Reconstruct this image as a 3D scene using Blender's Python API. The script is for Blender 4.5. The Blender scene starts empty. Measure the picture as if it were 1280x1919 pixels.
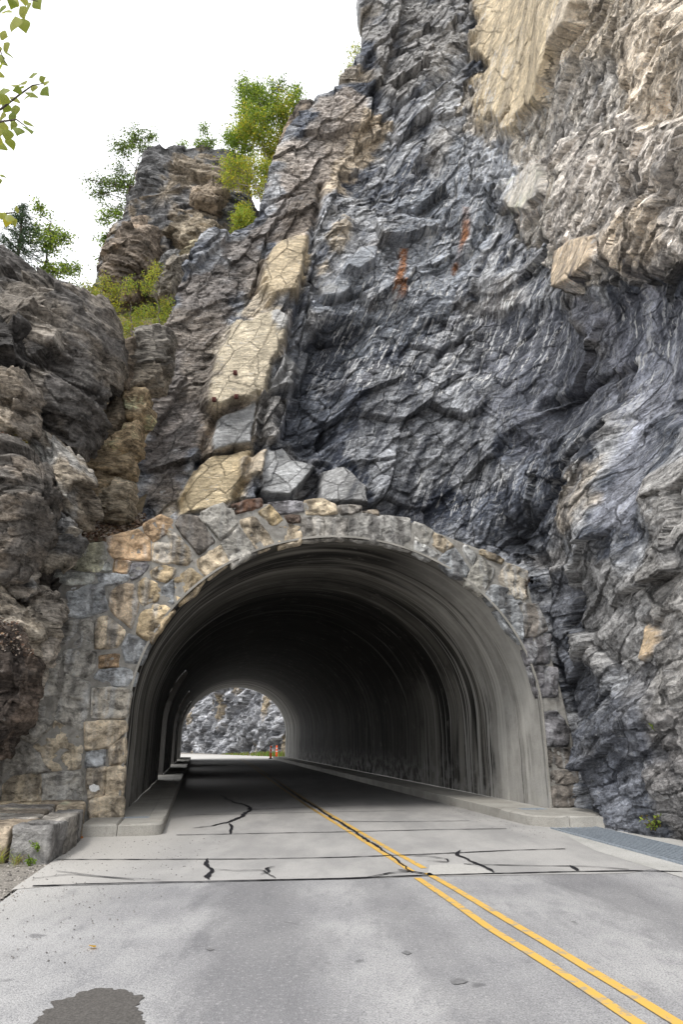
import bpy, math, random
import numpy as np
from mathutils import Vector, Matrix

SC = bpy.context.scene
COL = SC.collection
random.seed(7)
RNG = np.random.default_rng(11)

# ------------------------------------------------------------------ camera, sky, sun, exposure
CAM_H = 1.6
PITCH = 0.322
FPX = 1279.0                       # focal length in pixels of the 1280 x 1919 photograph
cam = bpy.data.cameras.new('camera')
cam.sensor_fit = 'VERTICAL'
cam.sensor_height = 36.0
cam.lens = FPX / 1919.0 * 36.0
cam.clip_start = 0.05
cam.clip_end = 3000
camo = bpy.data.objects.new('camera', cam)
COL.objects.link(camo)
camo.location = (0, 0, CAM_H)
camo.rotation_euler = (math.pi / 2 + PITCH, 0, 0)
SC.camera = camo

SUN_EL, SUN_AZ = math.radians(56), math.radians(205)      # azimuth clockwise from +Y
world = bpy.data.worlds.new('World')
SC.world = world
world.use_nodes = True
wn, wl = world.node_tree.nodes, world.node_tree.links
wn.clear()
sky = wn.new('ShaderNodeTexSky')
sky.sky_type = 'NISHITA'
sky.sun_disc = False
sky.sun_elevation = SUN_EL
sky.sun_rotation = SUN_AZ
sky.dust_density = 4.0
hs = wn.new('ShaderNodeHueSaturation')
hs.inputs['Saturation'].default_value = 0.22
bg = wn.new('ShaderNodeBackground')
bg.inputs['Strength'].default_value = 0.15
wo = wn.new('ShaderNodeOutputWorld')
wl.new(sky.outputs[0], hs.inputs['Color'])
# an even bright cloud deck lies over the clear sky
cl = wn.new('ShaderNodeMix')
cl.data_type = 'RGBA'
cl.inputs[0].default_value = 0.86
cl.inputs[7].default_value = (8.6, 8.75, 8.95, 1)
wl.new(hs.outputs[0], cl.inputs[6])
wl.new(cl.outputs[2], bg.inputs['Color'])
wl.new(bg.outputs[0], wo.inputs['Surface'])

sun = bpy.data.lights.new('sun', 'SUN')
sun.energy = 1.5
sun.angle = math.radians(12)
sun.color = (1.0, 0.96, 0.9)
suno = bpy.data.objects.new('sun', sun)
COL.objects.link(suno)
sd = Vector((math.sin(SUN_AZ) * math.cos(SUN_EL), math.cos(SUN_AZ) * math.cos(SUN_EL), math.sin(SUN_EL)))
suno.rotation_euler = sd.to_track_quat('Z', 'Y').to_euler()
suno.location = (0, -10, 40)

SC.view_settings.view_transform = 'Standard'
SC.view_settings.look = 'None'
SC.view_settings.gamma = 1.0
SC.view_settings.use_curve_mapping = False
SC.view_settings.exposure = 0.55
SC.cycles.max_bounces = 8
SC.cycles.diffuse_bounces = 5
SC.cycles.use_denoising = True

# ------------------------------------------------------------------ geometry of the place
E0 = np.array([.108, 15.165])       # centre of the tunnel mouth
TH = .197
TR = np.array([math.cos(TH), math.sin(TH)])      # to the right, along the portal
TT = np.array([-math.sin(TH), math.cos(TH)])     # into the tunnel
AR, AH, HW, LEN, SW = 4.467, 3.843, 1.97, 48.0, 0.2   # half width, arch rise, wall height, length, sidewalk height


def ray(x, y):
    a, b = (x - 640) / FPX, (959.5 - y) / FPX
    return np.array([a, math.cos(PITCH) - b * math.sin(PITCH), math.sin(PITCH) + b * math.cos(PITCH)])


def gnd(x, y, z=0.0):
    d = ray(x, y)
    return d * ((z - CAM_H) / d[2]) + [0, 0, CAM_H]


def atY(x, y, Y):
    d = ray(x, y)
    return d * (Y / d[1]) + [0, 0, CAM_H]


def por(x, y, off=0.0):
    d = ray(x, y)
    k = ((E0 + off * TT) @ TT) / (d[:2] @ TT)
    p = d * k
    return np.array([(p[:2] - E0) @ TR, p[2] + CAM_H])


def tun(u, a, z):                    # tunnel coordinates to world
    u, a, z = np.broadcast_arrays(np.asarray(u, float), np.asarray(a, float), np.asarray(z, float))
    return np.stack([E0[0] + u * TR[0] + a * TT[0], E0[1] + u * TR[1] + a * TT[1], z], -1)


# ------------------------------------------------------------------ noise
def _h(ix, iy, iz, seed):
    n = (ix.astype(np.int64) * 374761393 + iy.astype(np.int64) * 668265263 + iz.astype(np.int64) * 1274126177 + seed * 974634777) & 0xffffffff
    n = ((n ^ (n >> 13)) * 1274126177) & 0xffffffff
    n = ((n ^ (n >> 16)) * 2246822519) & 0xffffffff
    n = n ^ (n >> 15)
    return (n & 0xffffff).astype(np.float64) / 16777216.0


def vn(x, y, z=None, seed=0):        # value noise, -1..1
    if z is None:
        z = np.zeros_like(x)
    fx, fy, fz = np.floor(x), np.floor(y), np.floor(z)
    tx, ty, tz = x - fx, y - fy, z - fz
    tx = tx * tx * tx * (tx * (tx * 6 - 15) + 10)
    ty = ty * ty * ty * (ty * (ty * 6 - 15) + 10)
    tz = tz * tz * tz * (tz * (tz * 6 - 15) + 10)
    flat = not np.any(z)
    r = 0
    for k in ((0,) if flat else (0, 1)):
        wz = 1 if flat else (tz if k else 1 - tz)
        for j in (0, 1):
            wy = ty if j else 1 - ty
            for i in (0, 1):
                r = r + (tx if i else 1 - tx) * wy * wz * _h(fx + i, fy + j, fz + k, seed)
    return r * 2 - 1


def fbm(x, y, z=None, seed=0, o=4):
    if z is None:
        z = np.zeros_like(x)
    r, a, s = 0, .5, 1.0
    for k in range(o):
        r = r + a * vn(x * s + k * 7.3, y * s - k * 3.1, z * s, seed + k)
        a *= .5
        s *= 2.03
    return r


def cells2(x, y, seed=0):            # facets: random value, tilt, edge distance, second random
    fx, fy = np.floor(x), np.floor(y)
    o = np.zeros_like(fx)
    b1 = np.full(x.shape, 9.0)
    b2 = np.full(x.shape, 9.0)
    rv, tl, r2 = np.zeros_like(x), np.zeros_like(x), np.zeros_like(x)
    for j in (-1, 0, 1):
        for i in (-1, 0, 1):
            cx, cy = fx + i, fy + j
            dx = x - (cx + .05 + .9 * _h(cx, cy, o, seed))
            dy = y - (cy + .05 + .9 * _h(cx, cy, o, seed + 1))
            d = dx * dx + dy * dy
            m = d < b1
            b2 = np.where(m, b1, np.minimum(b2, d))
            b1 = np.where(m, d, b1)
            rr = _h(cx, cy, o, seed + 2)
            ta = (_h(cx, cy, o, seed + 3) - .5) * 2
            tb = (_h(cx, cy, o, seed + 4) - .72) * 2
            rv = np.where(m, rr, rv)
            tl = np.where(m, ta * dx + tb * dy, tl)
            r2 = np.where(m, _h(cx, cy, o, seed + 5), r2)
    return rv * 2 - 1, tl, np.sqrt(b2) - np.sqrt(b1), r2


def cells3(x, y, z, seed=0):
    fx, fy, fz = np.floor(x - .5), np.floor(y - .5), np.floor(z - .5)
    b1 = np.full(x.shape, 9.0)
    rv, tl, r2 = np.zeros_like(x), np.zeros_like(x), np.zeros_like(x)
    for k in (0, 1):
        for j in (0, 1):
            for i in (0, 1):
                cx, cy, cz = fx + i, fy + j, fz + k
                dx = x - (cx + .15 + .7 * _h(cx, cy, cz, seed))
                dy = y - (cy + .15 + .7 * _h(cx, cy, cz, seed + 1))
                dz = z - (cz + .15 + .7 * _h(cx, cy, cz, seed + 2))
                d = dx * dx + dy * dy + dz * dz
                m = d < b1
                b1 = np.where(m, d, b1)
                ta, tb, tc = [(_h(cx, cy, cz, seed + q) - .5) * 2 for q in (3, 4, 5)]
                rv = np.where(m, _h(cx, cy, cz, seed + 6), rv)
                tl = np.where(m, ta * dx + tb * dy + tc * dz, tl)
                r2 = np.where(m, _h(cx, cy, cz, seed + 7), r2)
    return rv * 2 - 1, tl, r2


def sstep(a, b, x):
    t = np.clip((x - a) / (b - a), 0, 1)
    return t * t * (3 - 2 * t)


def poly_sdf(px, py, poly):          # signed distance, positive inside
    poly = np.asarray(poly, float)
    d = np.full(px.shape, 1e9)
    inside = np.zeros(px.shape, bool)
    n = len(poly)
    for i in range(n):
        ax, ay = poly[i]
        bx, by = poly[(i + 1) % n]
        ex, ey = bx - ax, by - ay
        t = np.clip(((px - ax) * ex + (py - ay) * ey) / (ex * ex + ey * ey + 1e-12), 0, 1)
        d = np.minimum(d, (px - ax - t * ex) ** 2 + (py - ay - t * ey) ** 2)
        c = ((ay > py) != (by > py)) & (px < (bx - ax) * (py - ay) / (by - ay + 1e-12) + ax)
        inside ^= c
    return np.where(inside, 1, -1) * np.sqrt(d)


# ------------------------------------------------------------------ mesh helpers
def new_mesh(name, V, quads=None, tris=None, cols=None, attrs=None, uv=None, smooth=True):
    V = np.asarray(V, np.float32).reshape(-1, 3)
    me = bpy.data.meshes.new(name)
    me.vertices.add(len(V))
    me.vertices.foreach_set('co', V.ravel())
    q = np.asarray(quads if quads is not None else [], np.int32).reshape(-1, 4)
    t = np.asarray(tris if tris is not None else [], np.int32).reshape(-1, 3)
    idx = np.concatenate([q.ravel(), t.ravel()]).astype(np.int32)
    tot = np.concatenate([np.full(len(q), 4), np.full(len(t), 3)]).astype(np.int32)
    st = np.concatenate([[0], np.cumsum(tot)[:-1]]).astype(np.int32) if len(tot) else np.zeros(0, np.int32)
    me.loops.add(len(idx))
    me.loops.foreach_set('vertex_index', idx)
    me.polygons.add(len(tot))
    me.polygons.foreach_set('loop_start', st)
    me.polygons.foreach_set('loop_total', tot)
    me.polygons.foreach_set('use_smooth', np.full(len(tot), bool(smooth)))
    if cols is not None:
        a = me.color_attributes.new('Col', 'FLOAT_COLOR', 'POINT')
        c = np.ones((len(V), 4), np.float32)
        c[:, :3] = cols
        a.data.foreach_set('color', c.ravel())
    for k, v in (attrs or {}).items():
        a = me.attributes.new(k, 'FLOAT', 'POINT')
        a.data.foreach_set('value', np.asarray(v, np.float32).ravel())
    if uv is not None:
        l = me.uv_layers.new(name='UVMap')
        l.data.foreach_set('uv', np.asarray(uv, np.float32)[idx].ravel())
    me.update(calc_edges=True)
    me.validate()
    return me


def link(name, me, mat=None, parent=None, loc=(0, 0, 0)):
    o = bpy.data.objects.new(name, me)
    COL.objects.link(o)
    o.location = loc
    if mat is not None and len(me.materials) == 0:
        me.materials.append(mat)
    if parent is not None:
        o.parent = parent
    return o


def obj(name, V, quads=None, tris=None, mat=None, parent=None, **kw):
    """one mesh object; V in world coordinates; the origin goes to the base centre, or to the parent's frame"""
    V = np.asarray(V, float).reshape(-1, 3)
    if parent is None:
        loc = np.array([V[:, 0].mean(), V[:, 1].mean(), V[:, 2].min()])
    else:
        loc = np.array(world_loc(parent))
    me = new_mesh(name, V - loc, quads, tris, **kw)
    return link(name, me, mat, parent, loc if parent is None else (0, 0, 0))


def world_loc(o):
    p = np.array(o.location)
    while o.parent is not None:
        o = o.parent
        p = p + np.array(o.location)
    return p


def empty(name, loc):
    o = bpy.data.objects.new(name, None)
    o.empty_display_size = .2
    COL.objects.link(o)
    o.location = tuple(loc)
    return o


def tag(o, label=None, cat=None, group=None, kind=None):
    if label:
        o['label'] = label
    if cat:
        o['category'] = cat
    if group:
        o['group'] = group
    if kind:
        o['kind'] = kind
    return o


def grid_quads(n, m, wrap=False):
    i, j = np.meshgrid(np.arange(n - 1), np.arange(m if wrap else m - 1), indexing='ij')
    j2 = (j + 1) % m
    return np.stack([i * m + j, (i + 1) * m + j, (i + 1) * m + j2, i * m + j2], -1).reshape(-1, 4)


def box_v(c, sx, sy, sz, ax=(1, 0), bev=0):
    """box with base centre c, plan axis ax"""
    ax = np.array(ax, float)
    ax /= np.linalg.norm(ax)
    ay = np.array([-ax[1], ax[0]])
    V = []
    for z in (0, sz):
        for (a, b) in ((-1, -1), (1, -1), (1, 1), (-1, 1)):
            p = np.array(c[:2]) + ax * a * sx / 2 + ay * b * sy / 2
            V.append((p[0], p[1], c[2] + z))
    return np.array(V)


BOXQ = np.array([(0, 3, 2, 1), (4, 5, 6, 7), (0, 1, 5, 4), (1, 2, 6, 5), (2, 3, 7, 6), (3, 0, 4, 7)])


class MB:
    def __init__(s):
        s.V, s.Q, s.T, s.C, s.n = [], [], [], [], 0

    def add(s, V, Q=None, T=None, col=None):
        V = np.asarray(V, float).reshape(-1, 3)
        if Q is not None and len(Q):
            s.Q.append(np.asarray(Q) + s.n)
        if T is not None and len(T):
            s.T.append(np.asarray(T) + s.n)
        s.V.append(V)
        c = np.ones((len(V), 3)) * (np.asarray(col) if col is not None else 1.0)
        s.C.append(c)
        s.n += len(V)

    def box(s, *a, col=None, **k):
        s.add(box_v(*a, **k), BOXQ, col=col)

    def tube(s, P, R, k=6, cap=True, col=None):
        P = np.asarray(P, float)
        R = np.broadcast_to(np.asarray(R, float), (len(P),))
        T = np.gradient(P, axis=0)
        T /= np.linalg.norm(T, axis=1)[:, None] + 1e-9
        up = np.array([0, 0, 1.0]) if abs(T[0][2]) < .9 else np.array([1.0, 0, 0])
        V = []
        for i in range(len(P)):
            a = np.cross(T[i], up)
            a /= np.linalg.norm(a) + 1e-9
            b = np.cross(T[i], a)
            an = np.arange(k) * 2 * math.pi / k
            V.append(P[i] + R[i] * (np.cos(an)[:, None] * a + np.sin(an)[:, None] * b))
        n = len(P)
        Q = grid_quads(n, k, True)
        V = np.concatenate(V)
        T_ = []
        if cap:
            V = np.concatenate([V, P[:1], P[-1:]])
            for j in range(k):
                T_.append((n * k, j, (j + 1) % k))
                T_.append((n * k + 1, (n - 1) * k + (j + 1) % k, (n - 1) * k + j))
        s.add(V, Q, T_ or None, col)

    def build(s, name, mat, parent=None, smooth=False, usecol=False):
        return obj(name, np.concatenate(s.V), np.concatenate(s.Q) if s.Q else None, np.concatenate(s.T) if s.T else None,
                   mat, parent, smooth=smooth, cols=np.concatenate(s.C) if usecol else None)


# ------------------------------------------------------------------ materials
class N:
    def __init__(s, name, rough=.9, spec=.25):
        s.m = bpy.data.materials.new(name)
        s.m.use_nodes = True
        s.t = s.m.node_tree
        s.b = s.t.nodes['Principled BSDF']
        s.b.inputs['Roughness'].default_value = rough
        s.b.inputs['Specular IOR Level'].default_value = spec

    def node(s, typ, **kw):
        n = s.t.nodes.new(typ)
        for k, v in kw.items():
            setattr(n, k, v)
        return n

    def set(s, inp, v):
        if hasattr(v, 'is_linked') or isinstance(v, bpy.types.NodeSocket):
            s.t.links.new(v, inp)
        else:
            inp.default_value = v

    def coord(s, which='Object', scale=(1, 1, 1), rot=(0, 0, 0), vec=None):
        m = s.node('ShaderNodeMapping')
        m.inputs['Scale'].default_value = scale
        m.inputs['Rotation'].default_value = rot
        s.set(m.inputs['Vector'], vec if vec is not None else s.node('ShaderNodeTexCoord').outputs[which])
        return m.outputs[0]

    def noise(s, vec, scale=1, detail=4, rough=.55, dist=0):
        n = s.node('ShaderNodeTexNoise')
        s.set(n.inputs['Vector'], vec)
        n.inputs['Scale'].default_value = scale
        n.inputs['Detail'].default_value = detail
        n.inputs['Roughness'].default_value = rough
        n.inputs['Distortion'].default_value = dist
        return n.outputs['Fac']

    def voro(s, vec, scale=1, feature='F1', out='Distance'):
        n = s.node('ShaderNodeTexVoronoi', feature=feature)
        s.set(n.inputs['Vector'], vec)
        n.inputs['Scale'].default_value = scale
        return n.outputs[out]

    def ramp(s, v, a, b, lo=0.0, hi=1.0):
        n = s.node('ShaderNodeMapRange')
        n.interpolation_type = 'SMOOTHSTEP'
        s.set(n.inputs['Value'], v)
        n.inputs['From Min'].default_value = a
        n.inputs['From Max'].default_value = b
        n.inputs['To Min'].default_value = lo
        n.inputs['To Max'].default_value = hi
        return n.outputs[0]

    def math(s, op, a, b=0.0):
        n = s.node('ShaderNodeMath', operation=op)
        s.set(n.inputs[0], a)
        s.set(n.inputs[1], b)
        return n.outputs[0]

    def mix(s, fac, a, b, mode='MIX'):
        n = s.node('ShaderNodeMix', data_type='RGBA', blend_type=mode)
        s.set(n.inputs[0], fac)
        for i, v in ((6, a), (7, b)):
            s.set(n.inputs[i], v if isinstance(v, bpy.types.NodeSocket) else (*v, 1) if len(v) == 3 else v)
        return n.outputs[2]

    def attr(s, name, out='Color'):
        return s.node('ShaderNodeAttribute', attribute_name=name).outputs[out]

    def gray(s, v):
        n = s.node('ShaderNodeCombineColor')
        for i in range(3):
            s.set(n.inputs[i], v)
        return n.outputs[0]

    def bump(s, h, strength=.5, dist=.02, normal=None):
        n = s.node('ShaderNodeBump')
        n.inputs['Strength'].default_value = strength
        n.inputs['Distance'].default_value = dist
        s.set(n.inputs['Height'], h)
        if normal is not None:
            s.set(n.inputs['Normal'], normal)
        return n.outputs[0]

    def done(s, color, normal=None, rough=None):
        s.set(s.b.inputs['Base Color'], color if isinstance(color, bpy.types.NodeSocket) else (*color, 1))
        if normal is not None:
            s.set(s.b.inputs['Normal'], normal)
        if rough is not None:
            s.set(s.b.inputs['Roughness'], rough)
        return s.m


def mat_cliff():
    n = N('cliff_rock', .7, .22)
    g = n.node('ShaderNodeTexCoord').outputs['Object']
    lam = n.attr('lam', 'Fac')
    along = n.attr('along', 'Fac')
    wj = n.noise(g, 3.5, 4, .6)
    cv = n.node('ShaderNodeCombineXYZ')
    n.set(cv.inputs[0], n.math('ADD', lam, n.math('MULTIPLY', wj, .12)))
    n.set(cv.inputs[1], n.math('MULTIPLY', along, .30))
    lv = cv.outputs[0]
    l1 = n.noise(lv, 9, 5, .68, .4)
    v1 = n.voro(lv, 6.5, 'F1', 'Color')
    v2 = n.voro(lv, 17, 'F1', 'Color')
    v2d = n.voro(lv, 17, 'F1', 'Distance')
    v3 = n.voro(n.coord(vec=g, scale=(1, 1, 1.8)), 21, 'F1', 'Color')
    s1, s2, s3 = [n.node('ShaderNodeSeparateColor') for _ in range(3)]
    for q, v in ((s1, v1), (s2, v2), (s3, v3)):
        n.set(q.inputs[0], v)
    f1 = n.noise(g, 2.2, 6, .62)
    f2 = n.noise(g, 11, 6, .72)
    f3 = n.noise(g, 45, 3, .6)
    col = n.attr('Col')
    v = n.math('ADD', n.math('MULTIPLY', s1.outputs[0], .34), n.math('MULTIPLY', s2.outputs[0], .42))
    v = n.math('ADD', v, n.math('MULTIPLY', s3.outputs[0], .30))
    v = n.math('ADD', v, n.math('MULTIPLY', n.ramp(f2, .28, .72), .50))
    v = n.math('ADD', v, n.math('MULTIPLY', n.ramp(f1, .3, .7), .35))
    v = n.math('ADD', v, n.math('MULTIPLY', n.ramp(l1, .3, .7), .32))
    v = n.math('POWER', n.math('MULTIPLY', v, .92), 1.75)
    calm = n.attr('calm', 'Fac')
    v = n.math('ADD', n.math('MULTIPLY', v, n.math('SUBTRACT', 1.0, n.math('MULTIPLY', calm, .55))), n.math('MULTIPLY', calm, .5))
    c = n.mix(1.0, col, n.gray(v), 'MULTIPLY')
    # pale mineral flakes lying along the bedding
    fl = n.ramp(n.noise(lv, 13, 6, .80, .8), .575, .62)
    fl = n.math('MULTIPLY', fl, n.ramp(f1, .40, .55))
    c = n.mix(n.math('MULTIPLY', fl, .62), c, (.52, .525, .535))
    # pale calcite running down the seeping parts
    sv = n.node('ShaderNodeCombineXYZ')
    n.set(sv.inputs[0], n.math('ADD', n.math('MULTIPLY', n.attr('su', 'Fac'), 7.0), n.math('MULTIPLY', wj, .8)))
    n.set(sv.inputs[1], n.math('MULTIPLY', n.attr('sv', 'Fac'), .55))
    st = n.ramp(n.noise(sv.outputs[0], 1.0, 6, .72, .15), .54, .585)
    brk = n.ramp(n.noise(g, 5, 5, .7), .40, .50)
    st = n.math('MULTIPLY', n.math('MULTIPLY', st, brk), n.attr('seep', 'Fac'))
    # dark wet runs
    sw = n.node('ShaderNodeCombineXYZ')
    n.set(sw.inputs[0], n.math('ADD', n.math('MULTIPLY', n.attr('su', 'Fac'), 2.2), n.math('MULTIPLY', wj, .5)))
    n.set(sw.inputs[1], n.math('ADD', n.math('MULTIPLY', n.attr('sv', 'Fac'), .22), 31.0))
    st2 = n.ramp(n.noise(sw.outputs[0], 1.0, 5, .65), .46, .60)
    st2 = n.math('MULTIPLY', st2, n.attr('wet', 'Fac'))
    c = n.mix(n.math('MULTIPLY', st2, .7), c, (.04, .045, .06))
    c = n.mix(n.math('MULTIPLY', st, .85), c, (.66, .67, .69))
    dr = n.ramp(n.noise(n.coord(vec=sv.outputs[0], scale=(1.6, 2.2, 1)), 1.0, 5, .65, .2), .585, .605)
    dr = n.math('MULTIPLY', n.math('MULTIPLY', dr, n.ramp(f1, .42, .52)), n.attr('seep', 'Fac'))
    c = n.mix(dr, c, (.78, .78, .77))
    hgt = n.math('ADD', n.math('MULTIPLY', s1.outputs[1], .9), n.math('MULTIPLY', s2.outputs[1], .55))
    hgt = n.math('ADD', hgt, n.math('MULTIPLY', s3.outputs[1], .35))
    hgt = n.math('ADD', hgt, n.math('MULTIPLY', l1, .6))
    hgt = n.math('SUBTRACT', hgt, n.math('MULTIPLY', v2d, .5))
    hgt = n.math('ADD', hgt, n.math('MULTIPLY', f2, .9))
    hgt = n.math('ADD', hgt, n.math('MULTIPLY', f3, .2))
    return n.done(c, n.bump(hgt, 1.0, .055), n.ramp(f1, .3, .7, .62, .95))


def mat_rock(name, lamscale=7.0, rot=(0, 0, 0), contrast=1.0, squash=5.0):
    n = N(name, .85, .25)
    g = n.node('ShaderNodeTexCoord').outputs['Object']
    lv = n.coord(vec=g, scale=(1, 1, squash), rot=rot)
    wn_ = n.node('ShaderNodeVectorMath', operation='ADD')
    nt = n.node('ShaderNodeTexNoise')
    nt.inputs['Scale'].default_value = 2.5
    n.set(nt.inputs['Vector'], g)
    sc = n.node('ShaderNodeVectorMath', operation='SCALE')
    n.set(sc.inputs[0], nt.outputs['Color'])
    sc.inputs['Scale'].default_value = .7
    n.set(wn_.inputs[0], lv)
    n.set(wn_.inputs[1], sc.outputs[0])
    wv = wn_.outputs[0]
    l1 = n.noise(lv, lamscale * .35, 6, .70, .8)
    v1 = n.node('ShaderNodeSeparateColor')
    n.set(v1.inputs[0], n.voro(wv, lamscale * .38, 'F1', 'Color'))
    v2 = n.node('ShaderNodeSeparateColor')
    n.set(v2.inputs[0], n.voro(wv, lamscale * 1.1, 'F1', 'Color'))
    f1 = n.noise(g, 2.0, 5, .6)
    f2 = n.noise(g, 12, 6, .72)
    f3 = n.noise(g, 50, 3, .6)
    col = n.attr('Col')
    v = n.math('ADD', n.math('MULTIPLY', n.ramp(l1, .32, .68), .45), n.math('MULTIPLY', n.ramp(f2, .28, .72), .50))
    v = n.math('ADD', v, n.math('MULTIPLY', n.ramp(f1, .3, .7), .35))
    v = n.math('ADD', v, n.math('MULTIPLY', v1.outputs[0], .36))
    v = n.math('ADD', v, n.math('MULTIPLY', v2.outputs[0], .36))
    v = n.math('POWER', v, 1.0 + .6 * contrast)
    c = n.mix(1.0, col, n.gray(v), 'MULTIPLY')
    # grey lichen blotches
    li = n.math('MULTIPLY', n.ramp(n.noise(g, 6, 6, .75), .60, .66), .4)
    c = n.mix(li, c, (.34, .335, .31))
    hgt = n.math('ADD', n.math('MULTIPLY', l1, .9), n.math('MULTIPLY', f2, .9))
    hgt = n.math('ADD', hgt, n.math('MULTIPLY', v1.outputs[1], .7))
    hgt = n.math('ADD', hgt, n.math('MULTIPLY', v2.outputs[1], .4))
    hgt = n.math('ADD', hgt, n.math('MULTIPLY', f3, .22))
    return n.done(c, n.bump(hgt, 1.0, .06))


def mat_simple(name, color, rough=.8, ns=20, amt=.35, bump=.0, spec=.25, col_attr=False):
    n = N(name, rough, spec)
    g = n.node('ShaderNodeTexCoord').outputs['Object']
    f = n.noise(g, ns, 5, .65)
    v = n.ramp(f, .25, .75, 1 - amt, 1 + amt)
    base = n.attr('Col') if col_attr else (*color, 1)
    c = n.mix(1.0, base, n.gray(v), 'MULTIPLY')
    return n.done(c, n.bump(f, .8, bump) if bump else None)


M_CLIFF = mat_cliff()
M_BOULDER = mat_rock('boulder_rock', 7, (0.15, 0.5, 0), 1.0)
M_LAYER = mat_rock('layered_rock', 9, (0.05, 0.12, 0), .9, 7)
M_TOWER = mat_rock('outcrop_rock', 5, (0.1, -.3, 0), 1.05, 5)
M_STONE = mat_rock('masonry_stone', 6, (.3, .4, 0), .5, 2.0)


def mat_mortar():
    n = N('mortar', .95, .15)
    g = n.node('ShaderNodeTexCoord').outputs['Object']
    f = n.noise(g, 6, 6, .65)
    s = n.noise(n.coord(vec=g, scale=(4, 4, .5)), 1.5, 4, .6)
    c = n.mix(n.ramp(f, .3, .7), (.19, .18, .165), (.34, .33, .305))
    c = n.mix(n.math('MULTIPLY', n.ramp(s, .55, .7), .5), c, (.36, .37, .38))
    return n.done(c, n.bump(n.noise(g, 40, 4), .7, .015))


M_MORTAR = mat_mortar()


def mat_lining():
    n = N('tunnel_concrete', .75, .3)
    uv = n.node('ShaderNodeTexCoord').outputs['UV']         # u = metres along the tunnel, v = metres round the arch
    sx = n.node('ShaderNodeSeparateXYZ')
    n.set(sx.inputs[0], uv)
    u, v = sx.outputs[0], sx.outputs[1]
    sv = n.coord(vec=uv, scale=(1.1, .10, 1))
    s1 = n.noise(sv, 1.0, 3, .55, .8)
    s2 = n.noise(n.coord(vec=uv, scale=(2.8, .09, 1)), 1.0, 4, .62, .9)
    bl = n.noise(n.coord(vec=uv, scale=(.7, .55, 1)), 1.0, 7, .7)
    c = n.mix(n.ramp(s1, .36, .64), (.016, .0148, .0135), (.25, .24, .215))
    c = n.mix(n.ramp(bl, .5, .75), c, (.07, .066, .06))
    # sooty crown; the tunnel's shade is painted in with it
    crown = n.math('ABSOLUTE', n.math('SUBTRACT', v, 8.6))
    soot_shade = n.math('ADD', n.ramp(crown, 6.8, 3.6), n.math('MULTIPLY', n.math('SUBTRACT', bl, .5), 1.2))
    soot_shade = n.math('MULTIPLY', n.ramp(soot_shade, .25, .8), n.ramp(n.math('ADD', u, n.math('MULTIPLY', bl, 2.0)), 4.0, 8.5, .12, 1))
    c = n.mix(n.math('MULTIPLY', soot_shade, .92), c, (.011, .010, .009))
    # clean grey band by the mouth on the right
    edge = n.math('ADD', u, n.math('MULTIPLY', n.math('SUBTRACT', n.noise(n.coord(vec=uv, scale=(.9, .3, 1)), 1.0, 5, .6), .5), 3.4))
    clean = n.math('MULTIPLY', n.ramp(edge, 3.3, 2.7), n.ramp(v, 9.5, 12.5))
    c = n.mix(clean, c, n.mix(n.ramp(bl, .35, .65), (.27, .263, .245), (.43, .42, .395)))
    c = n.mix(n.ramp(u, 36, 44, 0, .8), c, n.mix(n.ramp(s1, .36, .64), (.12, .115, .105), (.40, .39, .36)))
    ef2 = n.ramp(n.noise(n.coord(vec=uv, scale=(3.2, .16, 1)), 1.0, 4, .6, .8), .54, .62)
    c = n.mix(n.math('MULTIPLY', n.math('MULTIPLY', ef2, clean), .42), c, (.55, .54, .50))
    ef3 = n.ramp(n.noise(n.coord(vec=uv, scale=(2.1, .12, 1)), 1.3, 4, .6, .8), .56, .63)
    c = n.mix(n.math('MULTIPLY', n.math('MULTIPLY', ef3, clean), .3), c, (.11, .10, .085))
    # pale efflorescence running down the arch
    ef = n.math('MULTIPLY', n.ramp(s2, .56, .62), n.ramp(crown, 1.5, 5.0, .35, 1))
    c = n.mix(n.math('MULTIPLY', ef, .75), c, (.50, .49, .46))
    dk = n.ramp(n.noise(n.coord(vec=uv, scale=(3.0, .07, 1)), 1.0, 4, .6), .56, .64)
    c = n.mix(n.math('MULTIPLY', dk, .8), c, (.014, .0125, .0115))
    deep_shade = n.math('MULTIPLY', n.ramp(n.math('ADD', u, n.math('MULTIPLY', s1, 4.0)), 8.0, 14.0, 0, .82), n.ramp(u, 42, 36))  # tunnel darkness painted into the concrete, stronger further in
    c = n.mix(deep_shade, c, (.014, .013, .012))
    seam = n.ramp(n.math('PINGPONG', u, 2.25), .05, .015)
    c = n.mix(n.math('MULTIPLY', seam, .5), c, (.02, .019, .018))
    rough = n.ramp(n.noise(n.coord(vec=uv, scale=(1.6, .8, 1)), 2.0, 6, .75), .58, .64)
    c = n.mix(n.math('MULTIPLY', rough, .35), c, (.30, .29, .265))
    # pale splash band along the foot of the walls
    ft = n.math('MULTIPLY', n.ramp(crown, 7.2, 8.3), n.ramp(n.noise(n.coord(vec=uv, scale=(2.5, 2.5, 1)), 1.0, 5, .65), .42, .6))
    c = n.mix(n.math('MULTIPLY', ft, .6), c, (.36, .35, .34))
    return n.done(c, n.bump(n.math('ADD', s1, n.noise(n.coord(vec=uv, scale=(20, 20, 1)), 1.0, 4)), .5, .012))


M_LINING = mat_lining()


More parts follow.
